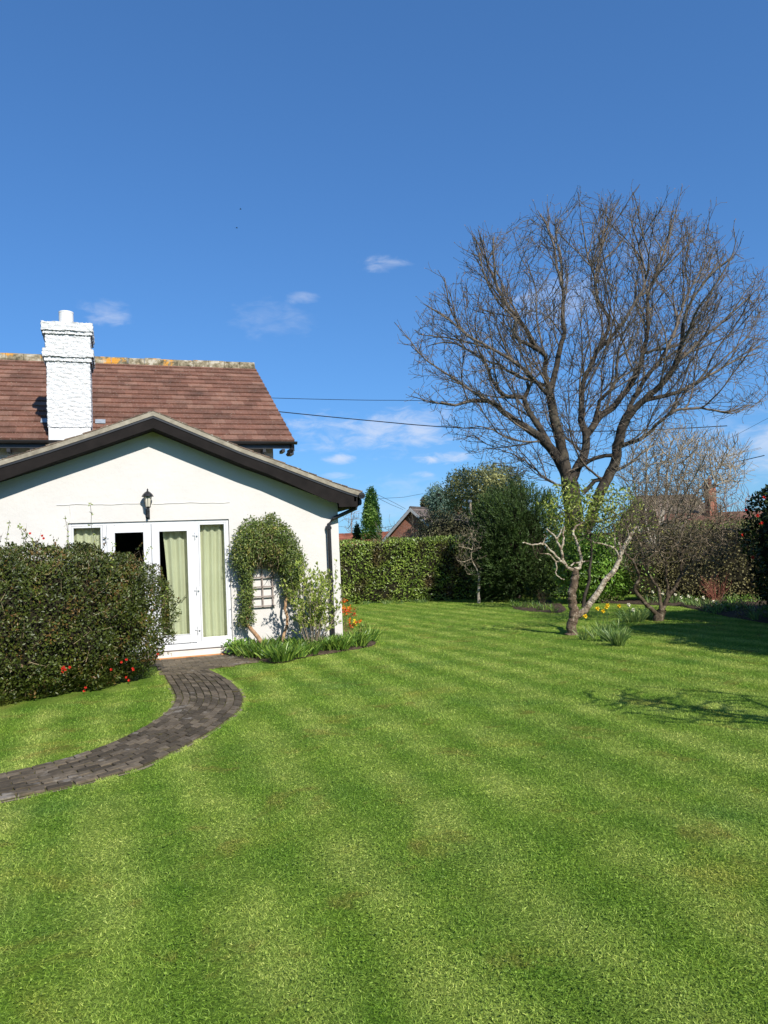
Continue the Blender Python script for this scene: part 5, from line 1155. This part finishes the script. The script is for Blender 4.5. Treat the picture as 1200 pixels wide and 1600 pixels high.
thicket('dead_perennial', 'tuft of dry straw-coloured stems in the small conifer bed', 'plant', at(848, 950, 22)*[1, 1, 0], 16, .55, .4, M_STRAW, None, 0, .1, 81, .004, fork=.5)
thicket('red_stemmed_shrub', 'low shrub of bare reddish stems in the border left of the camellia', 'shrub', at(1118, 950, 19.4)*[1, 1, 0], 30, .75, .55, M_STEMR, None, 0, .1, 82, .006, fork=1.)
b = MB(); b0 = at(1122, 944, 19.0); b1 = at(1134, 931, 18.9); b.tube([b0, (b0+b1)/2+[0, 0, .02], b1], [.012,.010,.006], 6); b.tube([(b0+b1)/2, at(1131, 925, 18.9)], [.008, .005], 6)
tag(b.build('dead_stick', M_BARK_WH, world=True), 'pale dead stick leaning in the border before the red stems', 'branch')
bx, by = polysample([gp(*q)[:2] for q in [(535,948),(700,941),(700,938),(535,944)]], 30, r4)
for i in range(30): strap_clump('hedge_foot_weed', (bx[i], by[i], 0), 20, .16, .012, M_DAFL, 500+i, 'pale green weed tuft at the foot of the laurel hedge', 'plant', 'weeds at the foot of the laurel hedge', .12)
# ================================================================== neighbouring houses
M_BRICK = NT('red_brick'); t = M_BRICK; br = t.N('ShaderNodeTexBrick'); br.inputs['Scale'].default_value = 1; br.inputs['Brick Width'].default_value = .225; br.inputs['Row Height'].default_value = .075; br.inputs['Mortar Size'].default_value = .006
mpp = t.N('ShaderNodeMapping'); mpp.inputs['Rotation'].default_value = (math.radians(90), 0, 0); t.con(t.objc(), mpp.inputs[0]); t.con(mpp.outputs[0], br.inputs['Vector'])
for i, c in enumerate([(.23,.075,.045,1),(.31,.11,.065,1),(.30,.26,.22,1)]): br.inputs[i+1].default_value = c
M_BRICK = t.fin(t.mix(1., br.outputs[0], t.ramp(t.noise(1.5, 4, t.objc()), [(.3, (.75,)*3), (.7, (1.15,)*3)]), 'MULTIPLY'), .9, .1)
M_WHITEW = plain('white_woodwork', (.30,.30,.31), (.38,.38,.39), 5, .6, .3)
M_REDT = tilemat('red_clay_tile', (.20,.07,.045), (.27,.095,.06), (.33,.13,.08), (.30,.22,.16), .7)
def cottage(name, label, c, rz, w_, d_, ez, rz_, rt_mat, trim, chs=(), seed=1, wallm=None):
    rt = empty(name, (c[0], c[1], 0), rz, label=label, cat='house'); b = MB()
    b.prism([(-w_/2,0),(-w_/2,ez),(0,rz_-.08),(w_/2,ez),(w_/2,0)], -d_/2, d_/2); b.build('wall', wallm or M_BRICK, rt)
    for sg in (-1, 1):
        o = .35; sl2 = (rz_-ez)/(w_/2); tiles('roof', [(sg*(w_/2+o), ez-o*sl2), (0, rz_)], lambda a, l, z: (a, l, z), -d_/2-.25, d_/2+.25, .30, .3, rt_mat, rt, seed+sg, th=.02)
    b = MB()
    for sg in (-1, 1): b.prism([(sg*(w_/2+.35), ez-.35*sl2-.02), (0, rz_-.02), (0, rz_-.22), (sg*(w_/2+.35), ez-.35*sl2-.2)], -d_/2-.27, -d_/2-.22)
    b.build('bargeboard', trim, rt)
    b = MB()
    for j in range(int(d_/.45)+1):
        b.tube([(0, -d_/2-.24+j*.45, rz_-.02), (0, -d_/2-.24+j*.45+.43, rz_-.02)], .10, 8)
    b.build('ridge_tiles', rt_mat, rt)
    for (x, y, s, top) in chs:
        b = MB(); b.box((x-s/2,y-s/2,ez),(x+s/2,y+s/2,top)); b.box((x-s/2-.05,y-s/2-.05,top),(x+s/2+.05,y+s/2+.05,top+.12)); ch_ = b.build('chimney', wallm or M_BRICK, rt)
        b = MB(); b.lathe((x, y, top+.12), [(.12,0),(.10,.06),(.09,.36),(.11,.38),(.08,.38)], 12); b.build('chimney_pot', M_REDT, ch_)
    return rt
c = at(640, 830, 44); hz = (870-797)/F*44+EYE
gab = cottage('brick_cottage', 'red brick cottage whose gable and slate-grey roof show above the laurel hedge', (c[0]+2.6, 47.6), math.radians(-32), 5.2, 9.0, 2.05, 4.35, tilemat('slate_roof_tile', (.10,.085,.08), (.15,.12,.11), (.19,.15,.13), (.3,.28,.24), .68), M_WHITEW, [(0, .8, .75, 4.9)], 31)
iv = empty('ivy', (c[0]+1.2, 45.5, 0), label='mound of rusty green ivy smothering the cottage chimney', cat='climbing plant')
n = 1500; P = at(667, 789, 45.6)+norm(rs.normal(size=(n, 3)))*rs.uniform(.5, 1, (n, 1))*[.42, .42, .55]; leafobj('foliage', P, rs.normal(size=(n, 3)), .13, .09, M_BRAMB, iv, 3)
c = at(1062, 800, 42)
cottage('tiled_house', 'brown roofed brick house half hidden behind the apple tree twigs at the right', (c[0], 44), math.radians(100), 6.4, 3.2, 2.4, 4.35, M_TILE2, M_WHITEW, [], 35)
c2_ = at(1116, 800, 40)
cottage('chimney_house', 'brick house with one tall red chimney in front of the far bare trees', (c2_[0]+1.3, 42.2), math.radians(100), 5., 7.5, 2.4, 3.15, M_TILE, M_WHITEW, [(-.6, .95, .44, 4.55)], 37)
g3_ = cottage('brick_outbuilding', 'low brick outbuilding with brown tiles just left of the camellia', (at(1128, 840, 30)[0], 30.5), math.radians(95), 2.6, 3.4, 1.55, 2.1, M_TILE2, M_WHITEW, [], 39)
c3_ = at(535, 835, 48); cottage('red_roofed_house', 'low red roofed building glimpsed past the corner of the white house', (c3_[0]-.6, 50), math.radians(95), 5., 7.0, 1.9, 3.2, M_REDT, M_WHITEW, [], 41)
# pole and wires
p0 = at(738, 812, 32); po = empty('utility_pole', (p0[0], 32, 0), label='short pale weathered pole standing in front of the olive tree', cat='pole')
b = MB(); b.tube([(p0[0]+.10, 32, 0), (p0[0]+.02, 32, 2), at(734, 783, 32)], [.07,.065,.055], 10); b.build('shaft', M_BARK_GR, po, world=True); b = MB(); tpz = at(734, 783, 32); b.tube([tpz+[0, 0, -.05], tpz+[0, 0, .05]], .075, 10); b.build('cap', M_LEAD, po, world=True)
def wire(pts, Y0, Y1, r, label, sag=0):
    n = 24; xs_ = np.linspace(0, 1, n); q = np.array(pts, float); t_ = np.linspace(0, 1, len(q)); P = [at(np.interp(f, t_, q[:, 0]), np.interp(f, t_, q[:, 1]), Y0+(Y1-Y0)*f) for f in xs_]
    P = resamp(np.array(P)[::3], 40)[0]; b = MB(); b.tube(list(P), r, 5); tag(b.build('overhead_wire', M_BLACK, None, world=True), label, 'cable', 'overhead wires')
wire([(395,621),(540,625),(660,626),(900,634),(1060,633),(1210,624)], 31, 33, .012, 'upper thin overhead wire crossing behind the great bare tree')
wire([(395,639),(540,654),(690,667),(870,675),(1040,671),(1210,661)], 31, 33, .020, 'thicker overhead wire crossing behind the middle of the great tree')
wire([(1040,746),(1100,733),(1150,722),(1210,708)], 30, 24, .014, 'slanting wire dropping left from the right edge over the pale twiggy tree')
wire([(588,772),(615,785),(637,797)], 36, 46, .010, 'short upper wire running to the cottage gable')
wire([(590,778),(610,788),(634,798)], 36, 46, .010, 'short lower wire running to the cottage gable')
wire([(592,779),(630,777),(668,770)], 40, 44, .009, 'faint short wire rising right above the cottage ridge')
wire([(596,825),(612,822),(640,817)], 60, 60, .014, 'far thin wire low beside the cottage verge')
wire([(1130,690),(1165,672),(1210,648)], 34, 30, .007, 'faint thin wire rising to the right edge beside the great tree')
# birds
def bird(px, py, Y, label, fl):
    c = at(px, py, Y); b = MB(); s = .55
    V = [(-.26*s,0,0),(-.1*s,-.05*s,.02*s),(.2*s,0,.03*s),(-.1*s,.05*s,.02*s),(-.1*s,0,.07*s),(-.1*s,0,-.05*s),(0,-.42*s,.12*s*fl),(-.08*s,-.2*s,.05*s),(.05*s,-.2*s,.06*s),(0,.42*s,.12*s*fl),(-.08*s,.2*s,.05*s),(.05*s,.2*s,.06*s),(-.4*s,-.05*s,0),(-.4*s,.05*s,0)]
    Fq = [(2,4,1),(2,3,4),(2,1,5),(2,5,3),(0,1,4),(0,4,3),(0,5,1),(0,3,5),(7,8,6),(1,2,8,7),(10,9,11),(3,10,11,2),(0,12,13)]
    o = mesh('bird', np.array(V)+c, Fq, M_BLACK, label=label, cat='bird', group='birds high in the sky')
bird(376, 327, 85, 'upper of two tiny dark birds flying high in the blue sky', 1.); bird(370, 356, 85, 'lower of two tiny dark birds flying high in the blue sky', -.3)
